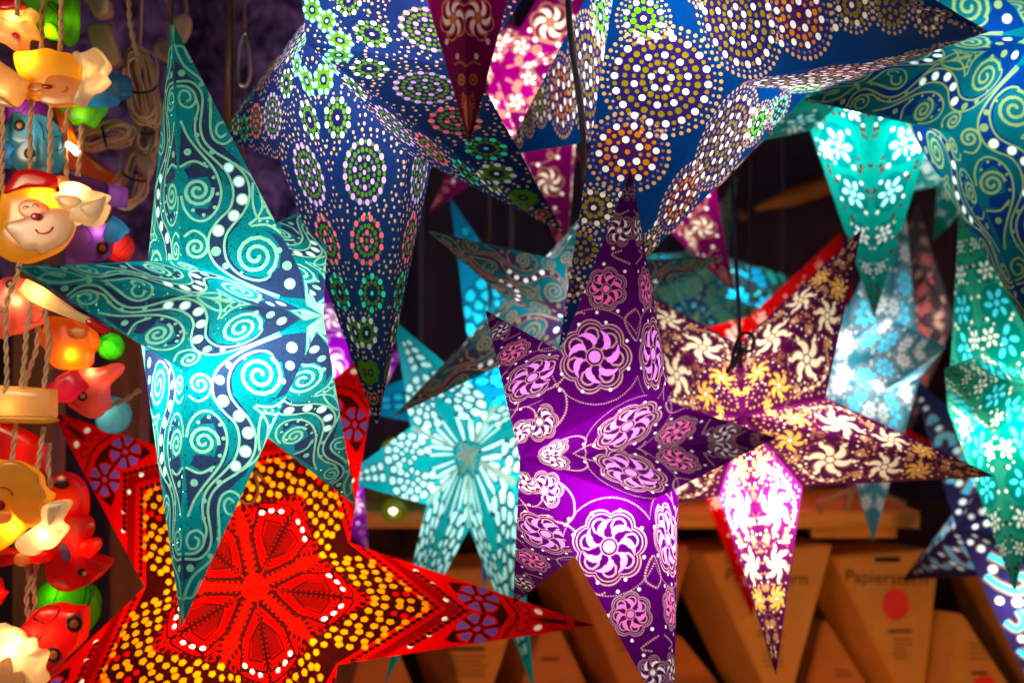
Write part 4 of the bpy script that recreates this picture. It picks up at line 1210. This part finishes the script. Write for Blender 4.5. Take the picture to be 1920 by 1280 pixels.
def plastic(name, col, tr=None, t=.5, gloss=.06): return paper('plastic ' + name, col, tr or col, t, gloss=gloss, rough=.28, grain=.10, scale=60)


PL = dict(yellow=plastic('yellow', (.88, .52, .04), (1, .60, .02)), cream=plastic('cream', (.80, .62, .40), (1, .78, .45)), white=plastic('white', (.85, .74, .58), (1, .88, .66)), beard=plastic('beard', (.85, .68, .48), (.95, .72, .45), .5),
          red=plastic('red', (.72, .004, .004), (.85, .004, .002)), darkred=plastic('dark red', (.30, .004, .004), (.5, .008, .004), .35), skin=plastic('skin', (.92, .52, .16), (1, .56, .14), .5), nose=plastic('nose', (.45, .0, .01), None, .1),
          blue=plastic('blue', (.02, .22, .38), (.02, .24, .40)), sky=plastic('sky', (.06, .32, .42), (.07, .40, .50)), green=plastic('green', (.06, .28, .0), (.16, .62, .0)), orange=plastic('orange', (.75, .18, .01), (1, .28, .01)),
          purple=plastic('purple', (.16, .04, .22), (.28, .06, .36)), pink=plastic('pink', (.72, .13, .12), (.95, .17, .13)), magenta=plastic('magenta', (.55, .01, .08), (.8, .01, .12)), violet=plastic('violet', (.22, .14, .45), None, .2), plug=plastic('plug', (.62, .42, .30), None, .1), tan=plastic('tan', (.80, .52, .22), (.95, .58, .2), .45))
inkb = solid('black paint', (.012, .008, .008), .4, var=.1)
inkr = solid('red paint', (.55, .01, .01), .4, var=.1)


def S_(c, s, o=(0, 0)): return lambda pts: [(o[0] + x / s, o[1] + y / s) for x, y in pts]


z1 = S_(0, 5.82); z2 = S_(0, 4.265, (0, 200)); z3 = S_(0, 3.459, (0, 490)); z4 = S_(0, 4.415, (0, 780)); z5 = S_(0, 5.335, (0, 1040))


def novelty(label, d, shell, mat, fwd=.018, back=.016, parts=(), light=None, strokes=(), cat='string light', name='novelty_light', shellname='shell', group='novelty string lights', k=4):
    c = np.mean(np.array(shell, float), 0)
    root = empty(name, at(c[0], c[1], d))
    tag(root, label, cat, group)
    v, f = pillow_mesh(shell, d, fwd, back, k)
    link_mesh(shellname, v, f, PL[mat] if isinstance(mat, str) else mat, root)
    for nm, out, m, off, th in parts:      # patches on the shell: off = height above the shell's rim plane
        v, f = pillow_mesh(out, d - off, th, .004, 3)
        link_mesh(nm, v, f, PL[m] if isinstance(m, str) else m, root)
    for nm, pts, r, m, off in strokes:
        P_ = [at(x, y, d - off) for x, y in pts]
        v, f = tube(smooth_path(P_, 5) if len(P_) > 2 else P_, r * d / FPX, 6)
        link_mesh(nm, v, f, m, root)
    if light:
        x, y, off, pw, col = light
        lamp('bulb', at(x, y, d - off), pw * .95, col, .004, parent=root)
    return root


WARM = (1, .66, .26)
D0 = 1.62
# large bearded face
B1 = z2([(60, 700), (95, 650), (240, 622), (390, 622), (450, 700), (500, 800), (545, 870), (592, 940), (560, 1040), (520, 1100), (460, 1160), (330, 1222), (200, 1255), (90, 1232), (0, 1150), (-30, 1040), (30, 960), (45, 800)])
novelty('large yellow bearded face light with a red cap and smile', D0 - .04, B1, 'yellow', .026, .02, [
    ('beard', z2([(70, 930), (150, 905), (400, 830), (470, 812), (550, 850), (592, 930), (578, 1020), (530, 1080), (480, 1120), (430, 1140), (350, 1178), (300, 1150), (200, 1150), (130, 1070), (45, 975)]), 'beard', .0245, .005),
    ('face', ell(*z2([(272, 825)])[0], 29, 20, 18, .15), 'skin', .0255, .003), ('nose', ell(*z2([(292, 880)])[0], 8.5, 7), 'nose', .030, .006),
    ('cap', z2([(55, 705), (85, 620), (160, 530), (260, 505), (400, 535), (485, 578), (470, 640), (380, 655), (250, 655), (130, 685)]), 'red', .016, .014),
    ('pompom', ell(*z2([(507, 600)])[0], 11, 10), 'skin', .014, .012)],
    light=(80, 375, .021, .10, WARM),
    strokes=[('eye', z2([(180, 820), (195, 797), (212, 795), (225, 808)]), .9, inkb, .0315), ('eye', z2([(258, 800), (268, 780), (285, 777), (312, 806)]), .9, inkb, .0315), ('mouth', z2([(282, 982), (305, 1008), (350, 1014), (395, 998), (422, 960)]), 1.3, inkr, .031)])
novelty('white ruffled collar light right of the large bearded face', D0 - .05, z2([(505, 800), (458, 712), (515, 690), (515, 625), (620, 610), (700, 640), (730, 672), (868, 706), (840, 765), (870, 800), (800, 945), (720, 960), (640, 930), (585, 952), (590, 880)]), 'white', .022, .018,
        [('ruffle', z2([(470, 720), (560, 708), (640, 730), (650, 780), (560, 820), (500, 790)]), 'white', .019, .006), ('ruffle', z2([(640, 800), (800, 740), (850, 720), (800, 850), (730, 890)]), 'white', .018, .006)], light=(137, 364, .016, .075, WARM), k=3)
# upper squashed face
novelty('yellow bearded face light lying on its side near the top', D0 - .03, z1([(200, 612), (330, 595), (450, 572), (560, 555), (680, 590), (820, 612), (940, 690), (946, 880), (968, 1015), (885, 1075), (835, 1130), (720, 1160), (560, 1160), (430, 1100), (235, 1062), (300, 910), (230, 800)]), 'yellow', .022, .02, [
    ('beard', z1([(500, 890), (560, 835), (700, 832), (860, 872), (945, 930), (965, 1015), (885, 1072), (835, 1125), (700, 1150), (560, 1152), (435, 1098), (460, 1000)]), 'skin', .0205, .005),
    ('face', ell(*z1([(400, 955)])[0], 19, 8), 'skin', .0225, .004), ('nose', ell(*z1([(515, 950)])[0], 8, 4), 'nose', .027, .005)], light=(52, 112, .016, .08, WARM),
    strokes=[('mouth', z1([(672, 1002), (710, 1000), (735, 970), (722, 948)]), .9, inkr, .0265), ('eye', z1([(325, 945), (345, 955), (370, 968)]), .6, inkb, .027)])
novelty('white ruffled collar light right of the upper yellow face', D0 - .05, z1([(830, 612), (880, 580), (912, 602), (1000, 575), (1080, 545), (1150, 630), (1200, 720), (1150, 812), (1190, 888), (1090, 990), (1000, 1022), (940, 1100), (890, 1168), (835, 1150), (875, 1080), (965, 1010), (945, 880), (945, 700)]), 'white', .018, .016,
        [('ruffle', z1([(960, 650), (1030, 700), (1080, 720), (1030, 820), (960, 830)]), 'white', .016, .005)], light=(172, 135, .012, .045, WARM), k=3)
# deer head
novelty('cream deer head light with a red eye at the top left corner', D0 - .02, z1([(-80, 200), (0, 150), (60, 140), (230, 150), (330, 140), (385, 118), (390, 160), (352, 235), (400, 330), (420, 392), (405, 430), (330, 415), (288, 428), (275, 560), (258, 620), (180, 570), (60, 482), (-80, 410)]), 'tan', .020, .018,
        [('eye', ell(*z1([(180, 392)])[0], 7, 5, 12, .3), 'red', .0195, .005), ('cap', z1([(0, 120), (20, 60), (80, 22), (170, 18), (290, 45), (240, 100), (110, 135)]), 'red', .010, .012)], light=(26, 36, .016, .05, WARM), strokes=[('brow', z1([(10, 190), (80, 240), (180, 258), (300, 235)]), .7, inkb, .0205)])
novelty('bright green frog light with a glowing belly at the top', D0 + .06, z1([(300, 0), (450, -40), (620, 0), (630, 150), (642, 270), (620, 320), (645, 420), (560, 430), (490, 395), (480, 300), (330, 260), (240, 110)]), 'green', .020, .018, light=(94, 57, .016, .035, (1, 1, .5)), strokes=[('paint_line', z1([(520, 40), (560, 20), (610, 60), (640, 160), (600, 130), (550, 80), (520, 40)]), 1.2, inkb, .021), ('mouth', z1([(480, 260), (560, 250), (640, 300)]), .7, inkb, .021)])
novelty('dark green leaf-shaped light hanging beside the frog', D0 + .05, z1([(700, -20), (840, -20), (852, 200), (850, 290), (830, 430), (760, 502), (690, 440), (705, 250)]), 'green', .015, .012, light=(130, 40, .004, .006, (1, 1, .6)))
novelty('blue bell-shaped light behind the upper collar', D0 + .03, z1([(1000, 1010), (1100, 900), (1180, 842), (1260, 812), (1290, 830), (1415, 850), (1410, 1060), (1292, 1078), (1260, 1140), (1100, 1162), (920, 1150)]), 'blue', .018, .016, light=(180, 180, .004, .010, (.8, .95, 1)), k=2)
novelty('beige block light base at the left edge near the top', D0 - .06, z1([(-40, 640), (0, 672), (310, 890), (270, 1000), (160, 1160), (0, 1055), (-40, 1020)]), 'tan', .016, .02, [('rim', z1([(-40, 1040), (0, 1040), (160, 1165), (140, 1180), (-40, 1130)]), 'cream', .012, .008)], light=(5, 180, .004, .02, WARM), k=1)


def ball(label, cx, cy, r, d, col, tr, pw, lx=0, ly=0, loff=.6):
    c = at(cx, cy, d); R = r * d / FPX
    root = empty('thread_ball_light', c); tag(root, label, 'string light', 'novelty string lights')
    name = 'thread ' + label
    m = paper(name, col, tr, .55, gloss=.05, grain=.45, scale=140)
    tcn = [n for n in m.node_tree.nodes if n.type == 'TEX_COORD'][0]; nzn = [n for n in m.node_tree.nodes if n.type == 'TEX_NOISE'][0]
    mp = nd(m.node_tree, 'ShaderNodeMapping'); mp.inputs['Scale'].default_value = (3.0, 3.0, .45); mp.inputs['Rotation'].default_value = (0, .35, 0)
    m.node_tree.links.new(tcn.outputs['Object'], mp.inputs[0]); m.node_tree.links.new(mp.outputs[0], nzn.inputs['Vector'])
    V, F = [], []
    rnd = random.Random(int(cx))
    nu, nv = 48, 28
    for j in range(nv + 1):
        for i in range(nu):
            th = math.pi * j / nv; ph = 2 * math.pi * i / nu
            rr = R * (1 + .012 * math.sin(7 * ph + 9 * th) + rnd.uniform(-.008, .008))
            V.append((c.x + rr * math.sin(th) * math.cos(ph), c.y + rr * math.sin(th) * math.sin(ph), c.z + rr * math.cos(th)))
    for j in range(nv):
        for i in range(nu):
            a, b = j * nu + i, j * nu + (i + 1) % nu
            F.append((a, b, b + nu, a + nu))
    link_mesh('shell', V, F, m, root)
    # wound threads standing proud of the shell
    for s in range(5):
        ax = Vector((rnd.uniform(-1, 1), rnd.uniform(-1, 1), rnd.uniform(-1, 1))).normalized()
        u = ax.orthogonal().normalized(); w = ax.cross(u)
        pts = [c + (u * math.cos(t) + w * math.sin(t)) * R * 1.02 for t in np.linspace(0, 2 * math.pi, 40)[:-1]]
        v, f = tube(pts, .0006, 5, closed=True); link_mesh('thread', v, f, m, root)
    lamp('bulb', c + Vector((lx * R, -loff * R, ly * R)), pw * .15, (1, .95, .8), .004, parent=root)
    return root


ball('purple thread ball light behind the upper yellow face', 52, 214, 40, D0 + .06, (.16, .01, .18), (.45, .03, .5), .05)
ball('blue thread ball light at the left edge', 14, 290, 26, D0 + .02, (.05, .25, .5), (.12, .5, .95), .03, .7, .1)
ball('red thread ball light under the purple car', 224, 464, 27, D0 + .06, (.6, .01, .01), (1, .03, .02), .05)
ball('small green thread ball light beside the teal star', 207, 649, 25, D0 + .04, (.03, .45, .0), (.08, 1, .01), .05)
ball('pale blue thread ball light above the red star', 212, 778, 34, D0 + .22, (.10, .45, .52), (.25, .85, .95), .07, -.3, .4)
ball('large green thread ball light near the bottom', 127, 1135, 61, D0 + .06, (.015, .24, .0), (.07, .60, .0), .13, -.1, .4)
ball('yellow-green thread ball light far behind the butterfly star', 738, 845, 24, 2.5, (.2, .3, .0), (.45, .6, .0), .05)
ball('small olive thread ball light above the shelf', 738, 955, 24, 2.5, (.15, .2, .0), (.4, .45, .0), .03)

novelty('green leafy light below the blue bell', D0 + .08, z2([(480, 0), (660, -40), (860, 0), (800, 90), (740, 172), (660, 120), (600, 152), (556, 90)]), 'green', .012, .012, light=(155, 215, .004, .012, (1, 1, .5)), k=2)


def wheels(ws, off, rim='skin', r=10):
    out = []
    for x, y, rr in ws:
        out.append(('wheel', ell(x, y, rr, rr), inkb, off, .005)); out.append(('hubcap', ell(x, y, rr * .52, rr * .52), rim, off + .003, .005))
    return out


novelty('blue car light with round wheels, above the large bearded face', D0, z2([(60, 230), (110, 130), (150, 55), (215, 80), (360, 80), (450, 150), (498, 260), (515, 400), (470, 510), (350, 545), (200, 540), (130, 440), (158, 335), (85, 290)]), 'sky', .024, .02,
        wheels([(165 / 4.265, 200 + 155 / 4.265, 11), (245 / 4.265, 200 + 378 / 4.265, 11)], .020, 'skin'), light=(68, 250, .008, .018, (.9, 1, 1)),
        strokes=[('paint_line', z2([(305, 110), (345, 200), (350, 260), (390, 230), (320, 120)]), .9, inkb, .0245), ('paint_line', z2([(420, 250), (490, 240), (500, 330), (440, 355)]), .9, inkb, .022)])
novelty('orange light body behind the cords', D0 + .09, z2([(430, -60), (520, 60), (560, 180), (620, 300), (700, 470), (900, 520), (900, 620), (620, 580), (520, 480), (500, 200)]), 'orange', .012, .012, light=(128, 262, .004, .015, WARM), k=2)
mb = empty('mini_bulb', at(134, 278, D0 + .02)); tag(mb, 'bare mini bulb glowing warm white beside the blue car', 'bulb')
em = bpy.data.materials.new('glowing bulb glass'); em.use_nodes = True
em.node_tree.nodes['Principled BSDF'].inputs['Emission Color'].default_value = (1, .82, .5, 1); em.node_tree.nodes['Principled BSDF'].inputs['Emission Strength'].default_value = 7
v, f = tube([at(123, 268, D0), at(128, 271, D0), at(140, 281, D0), at(146, 288, D0), at(147, 289, D0)], [.002, .0034, .0046, .004, .001], 10); link_mesh('glass', v, f, em, mb)
v, f = tube([at(116, 262, D0), at(124, 269, D0)], .0042, 10); link_mesh('socket', v, f, PL['plug'], mb)
mb = empty('mini_bulb', at(737, 957, 2.3)); tag(mb, 'tiny warm bulb glowing above the shelf at left', 'bulb')
v, f = tube([at(737, 952, 2.3), at(737, 955, 2.3), at(737, 959, 2.3), at(737, 963, 2.3)], [.001, .006, .006, .001], 10); link_mesh('glass', v, f, em, mb)
v, f = tube([at(737, 963, 2.3), at(737, 970, 2.3)], .004, 8); link_mesh('socket', v, f, PL['plug'], mb)

novelty('purple car light behind the large bearded face', D0 + .03, z2([(540, 540), (600, 518), (700, 560), (860, 622), (900, 700), (880, 900), (892, 1000), (865, 1200), (700, 1242), (600, 1222), (538, 1140), (560, 1000), (600, 800)]), 'purple', .024, .02,
        wheels([(856 / 4.265, 200 + 890 / 4.265, 10), (825 / 4.265, 200 + 1132 / 4.265, 12)], .019, 'pink'), light=(184, 434, .019, .025, (1, .85, .9)), strokes=[('paint_line', z2([(640, 960), (700, 980), (740, 1060), (700, 1110)]), .8, inkb, .0245)])
novelty('small purple block on the purple car', D0 + .02, z2([(885, 618), (1015, 650), (1000, 812), (880, 798)]), 'purple', .012, .012, light=(222, 367, .002, .006, (1, .9, 1)), k=1, name='novelty_light')
novelty('small blue cone light beside the teal star', D0 + .02, z2([(838, 1045), (870, 950), (900, 868), (1025, 975), (990, 1020), (940, 1072), (880, 1090)]), 'blue', .014, .012, light=(220, 430, .002, .008, (.8, .9, 1)), k=2)
novelty('pink frog light with two round eyes at the left edge', D0 - .02, z3([(-60, 220), (0, 165), (60, 108), (150, 110), (240, 200), (290, 300), (270, 400), (200, 430), (130, 470), (60, 480), (0, 502), (-60, 450)]), 'pink', .024, .02,
        wheels([(75 / 3.459, 490 + 150 / 3.459, 9), (20 / 3.459, 490 + 312 / 3.459, 8)], .019, 'skin'), light=(33, 565, .020, .055, WARM), strokes=[('mouth', z3([(195, 395), (240, 395), (270, 360), (285, 320)]), .8, inkb, .023), ('paint_line', z3([(215, 300), (280, 335)]), .6, inkb, .0235)])
cd = novelty('cream candle-shaped light with a red end, slanting under the teal star', D0 - .14, z3([(130, 190), (180, 115), (265, 160), (500, 325), (590, 370), (570, 410), (300, 305), (200, 252)]), 'cream', .010, .008, [('red_end', z3([(590, 368), (702, 440), (676, 478), (566, 406)]), 'red', .004, .006)], light=(75, 552, .002, .03, WARM), k=1)
novelty('orange bear light with a glowing chest', D0 + .02, z3([(258, 500), (300, 440), (325, 400), (330, 355), (440, 370), (540, 410), (610, 440), (640, 540), (600, 600), (585, 680), (480, 700), (400, 695), (340, 645), (318, 570)]), 'orange', .022, .018, [('muzzle', z3([(430, 460), (480, 430), (550, 435), (555, 490), (480, 500)]), 'skin', .019, .005)], light=(134, 664, .018, .050, WARM),
        strokes=[('nostril', z3([(450, 455), (462, 457)]), 1.2, inkb, .0255), ('nostril', z3([(468, 479), (480, 481)]), 1.2, inkb, .0255)])
novelty('pink starfish light with one eye above the red star', D0 + .03, z3([(380, 760), (500, 692), (620, 690), (690, 680), (760, 658), (797, 680), (770, 735), (702, 800), (700, 870), (706, 940), (640, 1000), (590, 1012), (470, 935), (420, 850)]), 'pink', .020, .018, wheels([(541 / 3.459, 490 + 872 / 3.459, 9)], .0165, 'cream'), light=(172, 698, .015, .035, WARM), strokes=[('mouth', z3([(472, 905), (480, 925), (515, 945)]), .8, inkb, .019)])
novelty('crimson block leaning on the starfish light', D0 + .0, z3([(298, 812), (490, 705), (570, 812), (450, 912), (370, 912)]), 'magenta', .014, .012, light=(125, 735, .002, .008, WARM), k=1, name='novelty_light')
novelty('cream box-shaped light base at the left edge', D0 - .04, z3([(-40, 802), (180, 815), (352, 830), (355, 1010), (330, 1042), (-40, 1034)]), 'tan', .018, .02, [('rim', z3([(-40, 1000), (350, 1008), (330, 1048), (-40, 1038)]), 'yellow', .014, .010)], light=(20, 760, .004, .03, WARM), k=1)
novelty('red pouch light below the cream box', D0 + .04, z3([(-40, 1050), (100, 1075), (200, 1120), (290, 1190), (312, 1290), (290, 1360), (-40, 1340)]), 'red', .018, .016, light=(40, 845, .006, .014, WARM))
novelty('lower yellow bearded face light cut by the left edge', D0 - .04, z4([(-60, 430), (50, 365), (150, 370), (230, 410), (260, 430), (330, 490), (352, 580), (390, 620), (430, 645), (425, 690), (385, 740), (400, 800), (385, 880), (320, 905), (230, 912), (150, 1000), (50, 1082), (-60, 1082)]), 'yellow', .026, .02,
        [('beard', z4([(-50, 440), (50, 372), (150, 378), (255, 440), (318, 500), (330, 560), (375, 640), (385, 690), (340, 740), (360, 800), (340, 880), (240, 895), (150, 840), (80, 740), (0, 700), (-50, 640)]), 'yellow', .0235, .006), ('nose', ell(*z4([(5, 735)])[0], 7, 9), 'nose', .030, .006), ('mouth', ell(*z4([(30, 830)])[0], 16, 13), 'skin', .026, .006)], light=(25, 985, .020, .10, WARM),
        strokes=[('eye', z4([(0, 590), (40, 590), (80, 615), (105, 655)]), 1.3, inkr, .0315)])
novelty('white bow-shaped light under the lower yellow face', D0 - .06, z4([(150, 1050), (200, 980), (320, 900), (380, 850), (370, 750), (440, 705), (560, 690), (585, 722), (540, 800), (505, 872), (562, 930), (500, 1020), (432, 1092), (350, 1090), (312, 1142), (200, 1120)]), 'white', .016, .014, [('fold', z4([(400, 760), (480, 730), (500, 750), (450, 850), (410, 900)]), 'white', .014, .005)], light=(85, 1000, .008, .045, WARM), k=3)
novelty('red sleeve light with a yellow cuff at the left edge', D0 - .03, z4([(-40, 1085), (150, 1105), (400, 1098), (425, 1190), (300, 1205), (140, 1212), (-40, 1242)]), 'red', .014, .012, [('cuff', ell(*z4([(200, 1175)])[0], 14, 13), 'skin', .010, .012)], light=(60, 1043, .004, .012, WARM), k=2)
novelty('red elephant light with a raised trunk and violet ear', D0 + .0, [(98, 1000), (112, 975), (140, 962), (162, 966), (172, 984), (165, 1004), (158, 1011), (180, 1009), (186, 1025), (174, 1043), (188, 1046), (204, 1050), (207, 1060), (180, 1087), (150, 1101), (131, 1105), (112, 1100), (97, 1084), (91, 1045)], 'red', .022, .02,
        [('ear', [(111, 1026), (119, 1018), (129, 1024), (134, 1042), (128, 1052), (119, 1049), (117, 1038)], 'violet', .020, .005), ('eye', ell(155, 1070, 8, 7), inkb, .018, .006), ('eye_glint', ell(159, 1074, 3.5, 3.5), 'cream', .023, .004), ('toe', ell(171, 984, 3, 4), 'cream', .010, .006), ('toe', ell(182, 1017, 3, 4), 'cream', .010, .006)], light=(147, 1022, .018, .032, WARM))
novelty('red bag light with a dark slot above the elephant', D0 + .03, [(95, 905), (110, 888), (130, 886), (150, 898), (163, 922), (162, 968), (130, 972), (100, 965)], 'red', .016, .014, [('slot', ell(117, 908, 14, 8), inkb, .0135, .004)], light=(130, 940, .004, .012, WARM))
novelty('red car light with orange hubcaps near the bottom', D0 - .02, z5([(220, 790), (250, 710), (310, 630), (420, 520), (520, 492), (600, 485), (740, 512), (860, 520), (872, 600), (862, 800), (820, 885), (640, 1050), (500, 1180), (430, 1205), (380, 1100), (345, 1000), (330, 860)]), 'red', .026, .022,
        wheels([(750 / 5.335, 1040 + 683 / 5.335, 15), (541 / 5.335, 1040 + 992 / 5.335, 15)], .022, 'orange'), light=(99, 1180, .021, .050, WARM),
        strokes=[('paint_line', z5([(310, 640), (420, 530), (540, 515), (595, 545), (480, 690), (330, 625)]), 1.0, inkb, .0255), ('paint_line', z5([(290, 690), (270, 780), (285, 830)]), .9, inkb, .024), ('paint_line', z5([(330, 640), (470, 715), (355, 890)]), 1.0, inkb, .026)])
novelty('glowing white ruffled light in the bottom left corner', D0 - .06, z5([(-40, 735), (60, 730), (120, 742), (200, 790), (230, 842), (300, 838), (335, 860), (350, 950), (450, 970), (470, 1020), (420, 1140), (440, 1210), (430, 1290), (-40, 1300)]), 'white', .024, .02, [('ruffle', z5([(0, 1080), (120, 1010), (150, 1180), (240, 1140), (240, 1280), (0, 1280)]), 'cream', .020, .007)], light=(25, 1215, .012, .09, WARM), k=3)
novelty('red pointed light at the left edge', D0 + .05, z5([(-50, 200), (0, 240), (30, 360), (72, 372), (30, 440), (0, 500), (-50, 520)]), 'red', .010, .010, light=(3, 1110, .003, .008, WARM), k=1)

# twisted flex of the light strings
flex = plastic('flex', (.72, .46, .28), (.6, .34, .16), .15)


def twisted(label, path, d, r=.0017, pitch=.026):
    P_ = smooth_path([at(x, y, d) for x, y in path], 14)
    root = empty('light_string_cord', P_[0]); tag(root, label, 'cord', 'twisted light string cords')
    L = 0.0
    A, B = [], []
    for i, p in enumerate(P_):
        if i: L += (p - P_[i - 1]).length
        a = L / pitch * 2 * math.pi
        t = (P_[min(i + 1, len(P_) - 1)] - P_[max(i - 1, 0)]).normalized()
        u = Vector((0, 1, 0)) - t * t.y; u.normalize(); w = t.cross(u)
        o = (u * math.cos(a) + w * math.sin(a)) * r * .95
        A.append(p + o); B.append(p - o)
    for Q in (A, B):
        v, f = tube(Q, r, 7); link_mesh('wire', v, f, flex, root)


twisted('twisted cord above the upper yellow face, left one', [(82, -200), (81, -60), (80, 0), (79, 60), (77, 110)], D0 - .01)
twisted('twisted cord above the upper yellow face, right one', [(117, -200), (115, -60), (115, 0), (114, 60), (112, 110)], D0 - .01)
twisted('straight twisted cord by the cap of the deer head', [(34, -200), (33, -60), (33, 0), (32, 30)], D0 - .045)
twisted('twisted cord in front of the blue car, left one', [(60, 185), (56, 240), (57, 290), (56, 330)], D0 - .035)
twisted('twisted cord in front of the blue car, right one', [(96, 185), (94, 230), (94, 290), (91, 335)], D0 - .035)
twisted('twisted cord behind the blue car on its right', [(132, 185), (122, 250), (125, 335)], D0 - .0)
twisted('twisted cord hanging by the mini bulb', [(153, 235), (150, 280), (146, 330)], D0 - .0)
twisted('twisted cord at the left edge beside the blue thread ball', [(4, 190), (5, 260), (4, 330), (6, 370)], D0 - .035)
twisted('twisted cord over the pink frog, left one', [(36, 470), (33, 515), (14, 562), (11, 630), (13, 705), (10, 740)], D0 - .055)
twisted('twisted cord right of the pink frog', [(60, 555), (50, 620), (46, 670), (38, 740)], D0 - .05)
twisted('twisted cord over the orange bear', [(82, 575), (90, 630), (88, 680), (80, 740)], D0 - .04)
twisted('slanting twisted cord left of the orange bear', [(72, 610), (68, 655), (56, 690), (44, 730)], D0 - .02)
twisted('twisted cord between the cream box and the lower face', [(30, 780), (27, 820), (24, 850), (22, 880)], D0 - .045)
twisted('twisted cord before the red pouch', [(82, 800), (76, 840), (68, 890)], D0 - .03)
twisted('short twisted cord beside the red bag', [(92, 830), (90, 870), (95, 915)], D0 - .02)
twisted('twisted cord under the yellow cuff, left one', [(48, 1052), (55, 1085), (50, 1120), (54, 1170)], D0 - .02)
twisted('twisted cord under the yellow cuff, right one', [(70, 1052), (63, 1095), (66, 1130), (60, 1165)], D0 - .02)
twisted('twisted cord across the pale blue thread ball', [(180, 782), (205, 762), (235, 748), (262, 730)], D0 + .10)
twisted('twisted cord falling into the pale wire bundle', [(238, -200), (241, -40), (242, 20), (246, 55), (257, 105)], D0 + .12)

# spare wire bundles and plugs
wire = plastic('spare wire', (.78, .52, .36), (.6, .36, .2), .1)


def bundle(label, cx, cy, rx, ry, rot, n, d, seed):
    root = empty('wire_bundle', at(cx, cy, d)); tag(root, label, 'wire', 'coiled spare wire')
    rnd = random.Random(seed)
    for i in range(n):
        a, b = rx * rnd.uniform(.45, 1.05), ry * rnd.uniform(.72, 1.05)
        ox, oy = rnd.uniform(-.25, .25) * rx, rnd.uniform(-.12, .12) * ry; dd = rnd.uniform(-.016, .016); rr = rot + rnd.uniform(-.14, .14)
        pts = []
        for t in np.arange(22) * 2 * math.pi / 22:
            x = a * math.cos(t) * (.55 + .45 * abs(math.sin(t))); y = b * math.sin(t)
            pts.append(at(cx + ox + x * math.cos(rr) - y * math.sin(rr), cy + oy + x * math.sin(rr) + y * math.cos(rr), d + dd + .010 * math.cos(t + i)))
        v, f = tube(pts, .0019, 6, closed=True); link_mesh('wire_loop', v, f, wire, root)
    tie = [at(cx + rx * .62 * math.cos(t) * math.cos(rot), cy + ry * .12 * math.sin(t) + rx * .62 * math.cos(t) * math.sin(rot), d - .022 * math.sin(t) - .004) for t in np.arange(16) * math.pi / 8]
    v, f = tube(tie, .0016, 6, closed=True); link_mesh('cable_tie', v, f, inkb, root)


bundle('tall bundle of pale spare wire left of the teal tip', 270, 165, 38, 72, -.15, 14, D0 + .14, 1)
bundle('flat bundle of pale spare wire under the green leaf', 196, 256, 30, 50, 1.35, 14, D0 + .13, 2)
bundle('loose bundle of spare wire behind the purple car', 252, 330, 38, 60, .3, 11, D0 + .20, 3)
bundle('drooping bundle of spare wire beside the teal star', 272, 245, 30, 52, .1, 11, D0 + .18, 4)
for lab, out, d in (('beige plug at the top between the green light and the wires', z1([(930, -20), (1180, -20), (1225, 110), (1190, 180), (1070, 212), (1010, 110)]), D0 + .10), ('beige adapter block under the plug', z1([(975, 312), (1160, 275), (1232, 340), (1332, 680), (1225, 742), (1140, 700), (1040, 560)]), D0 + .12),
                   ('beige plug behind the tip of the teal star', [(312, 48), (330, 35), (352, 28), (358, 45), (348, 75), (325, 85)], D0 + .25), ('pale plug below the first one behind the teal tip', [(300, 75), (330, 78), (340, 98), (320, 118), (292, 105)], D0 + .25), ('pink plug half hidden by the teal star', [(258, 285), (280, 300), (282, 330), (262, 318)], D0 + .16)):
    c = np.mean(np.array(out), 0); root = empty('plug', at(c[0], c[1], d)); tag(root, lab, 'plug')
    v, f = pillow_mesh(out, d, .012, .014, 2); link_mesh('plug_body', v, f, PL['plug'], root)
    v, f = tube(smooth_path([at(c[0], c[1], d + .004), at(c[0] + 12, c[1] - 40, d + .02), at(c[0] - 10, c[1] - 130, d + .03), at(c[0] + 5, -250, d + .03)], 5), .0022, 6); link_mesh('plug_wire', v, f, wire, root)

post_mat = solid('brown post wood', (.16, .06, .025), .7, bump=.3, bscale=20, var=.4, vscale=5, stretch=(8, 8, 1))
a, b = at(22, 0, 2.05), at(95, 0, 2.05)
v, f = box_mesh(a.x, b.x, 2.05, 2.12, .3, 2.62, .004); tag(link_mesh('wooden_post', v, f, post_mat, smooth=False), 'brown wooden post behind the string lights at the left edge', 'post')
a, b = at(205, 590, 2.2), at(262, 0, 2.2)
v, f = box_mesh(a.x, b.x, 2.2, 2.26, .3, a.z, .004); tag(link_mesh('wooden_post', v, f, post_mat, smooth=False), 'brown wooden post behind the pale blue thread ball', 'post')
dark = solid('dark cloth', (.012, .008, .012), .95, bump=.3, bscale=12, var=.5, vscale=4)
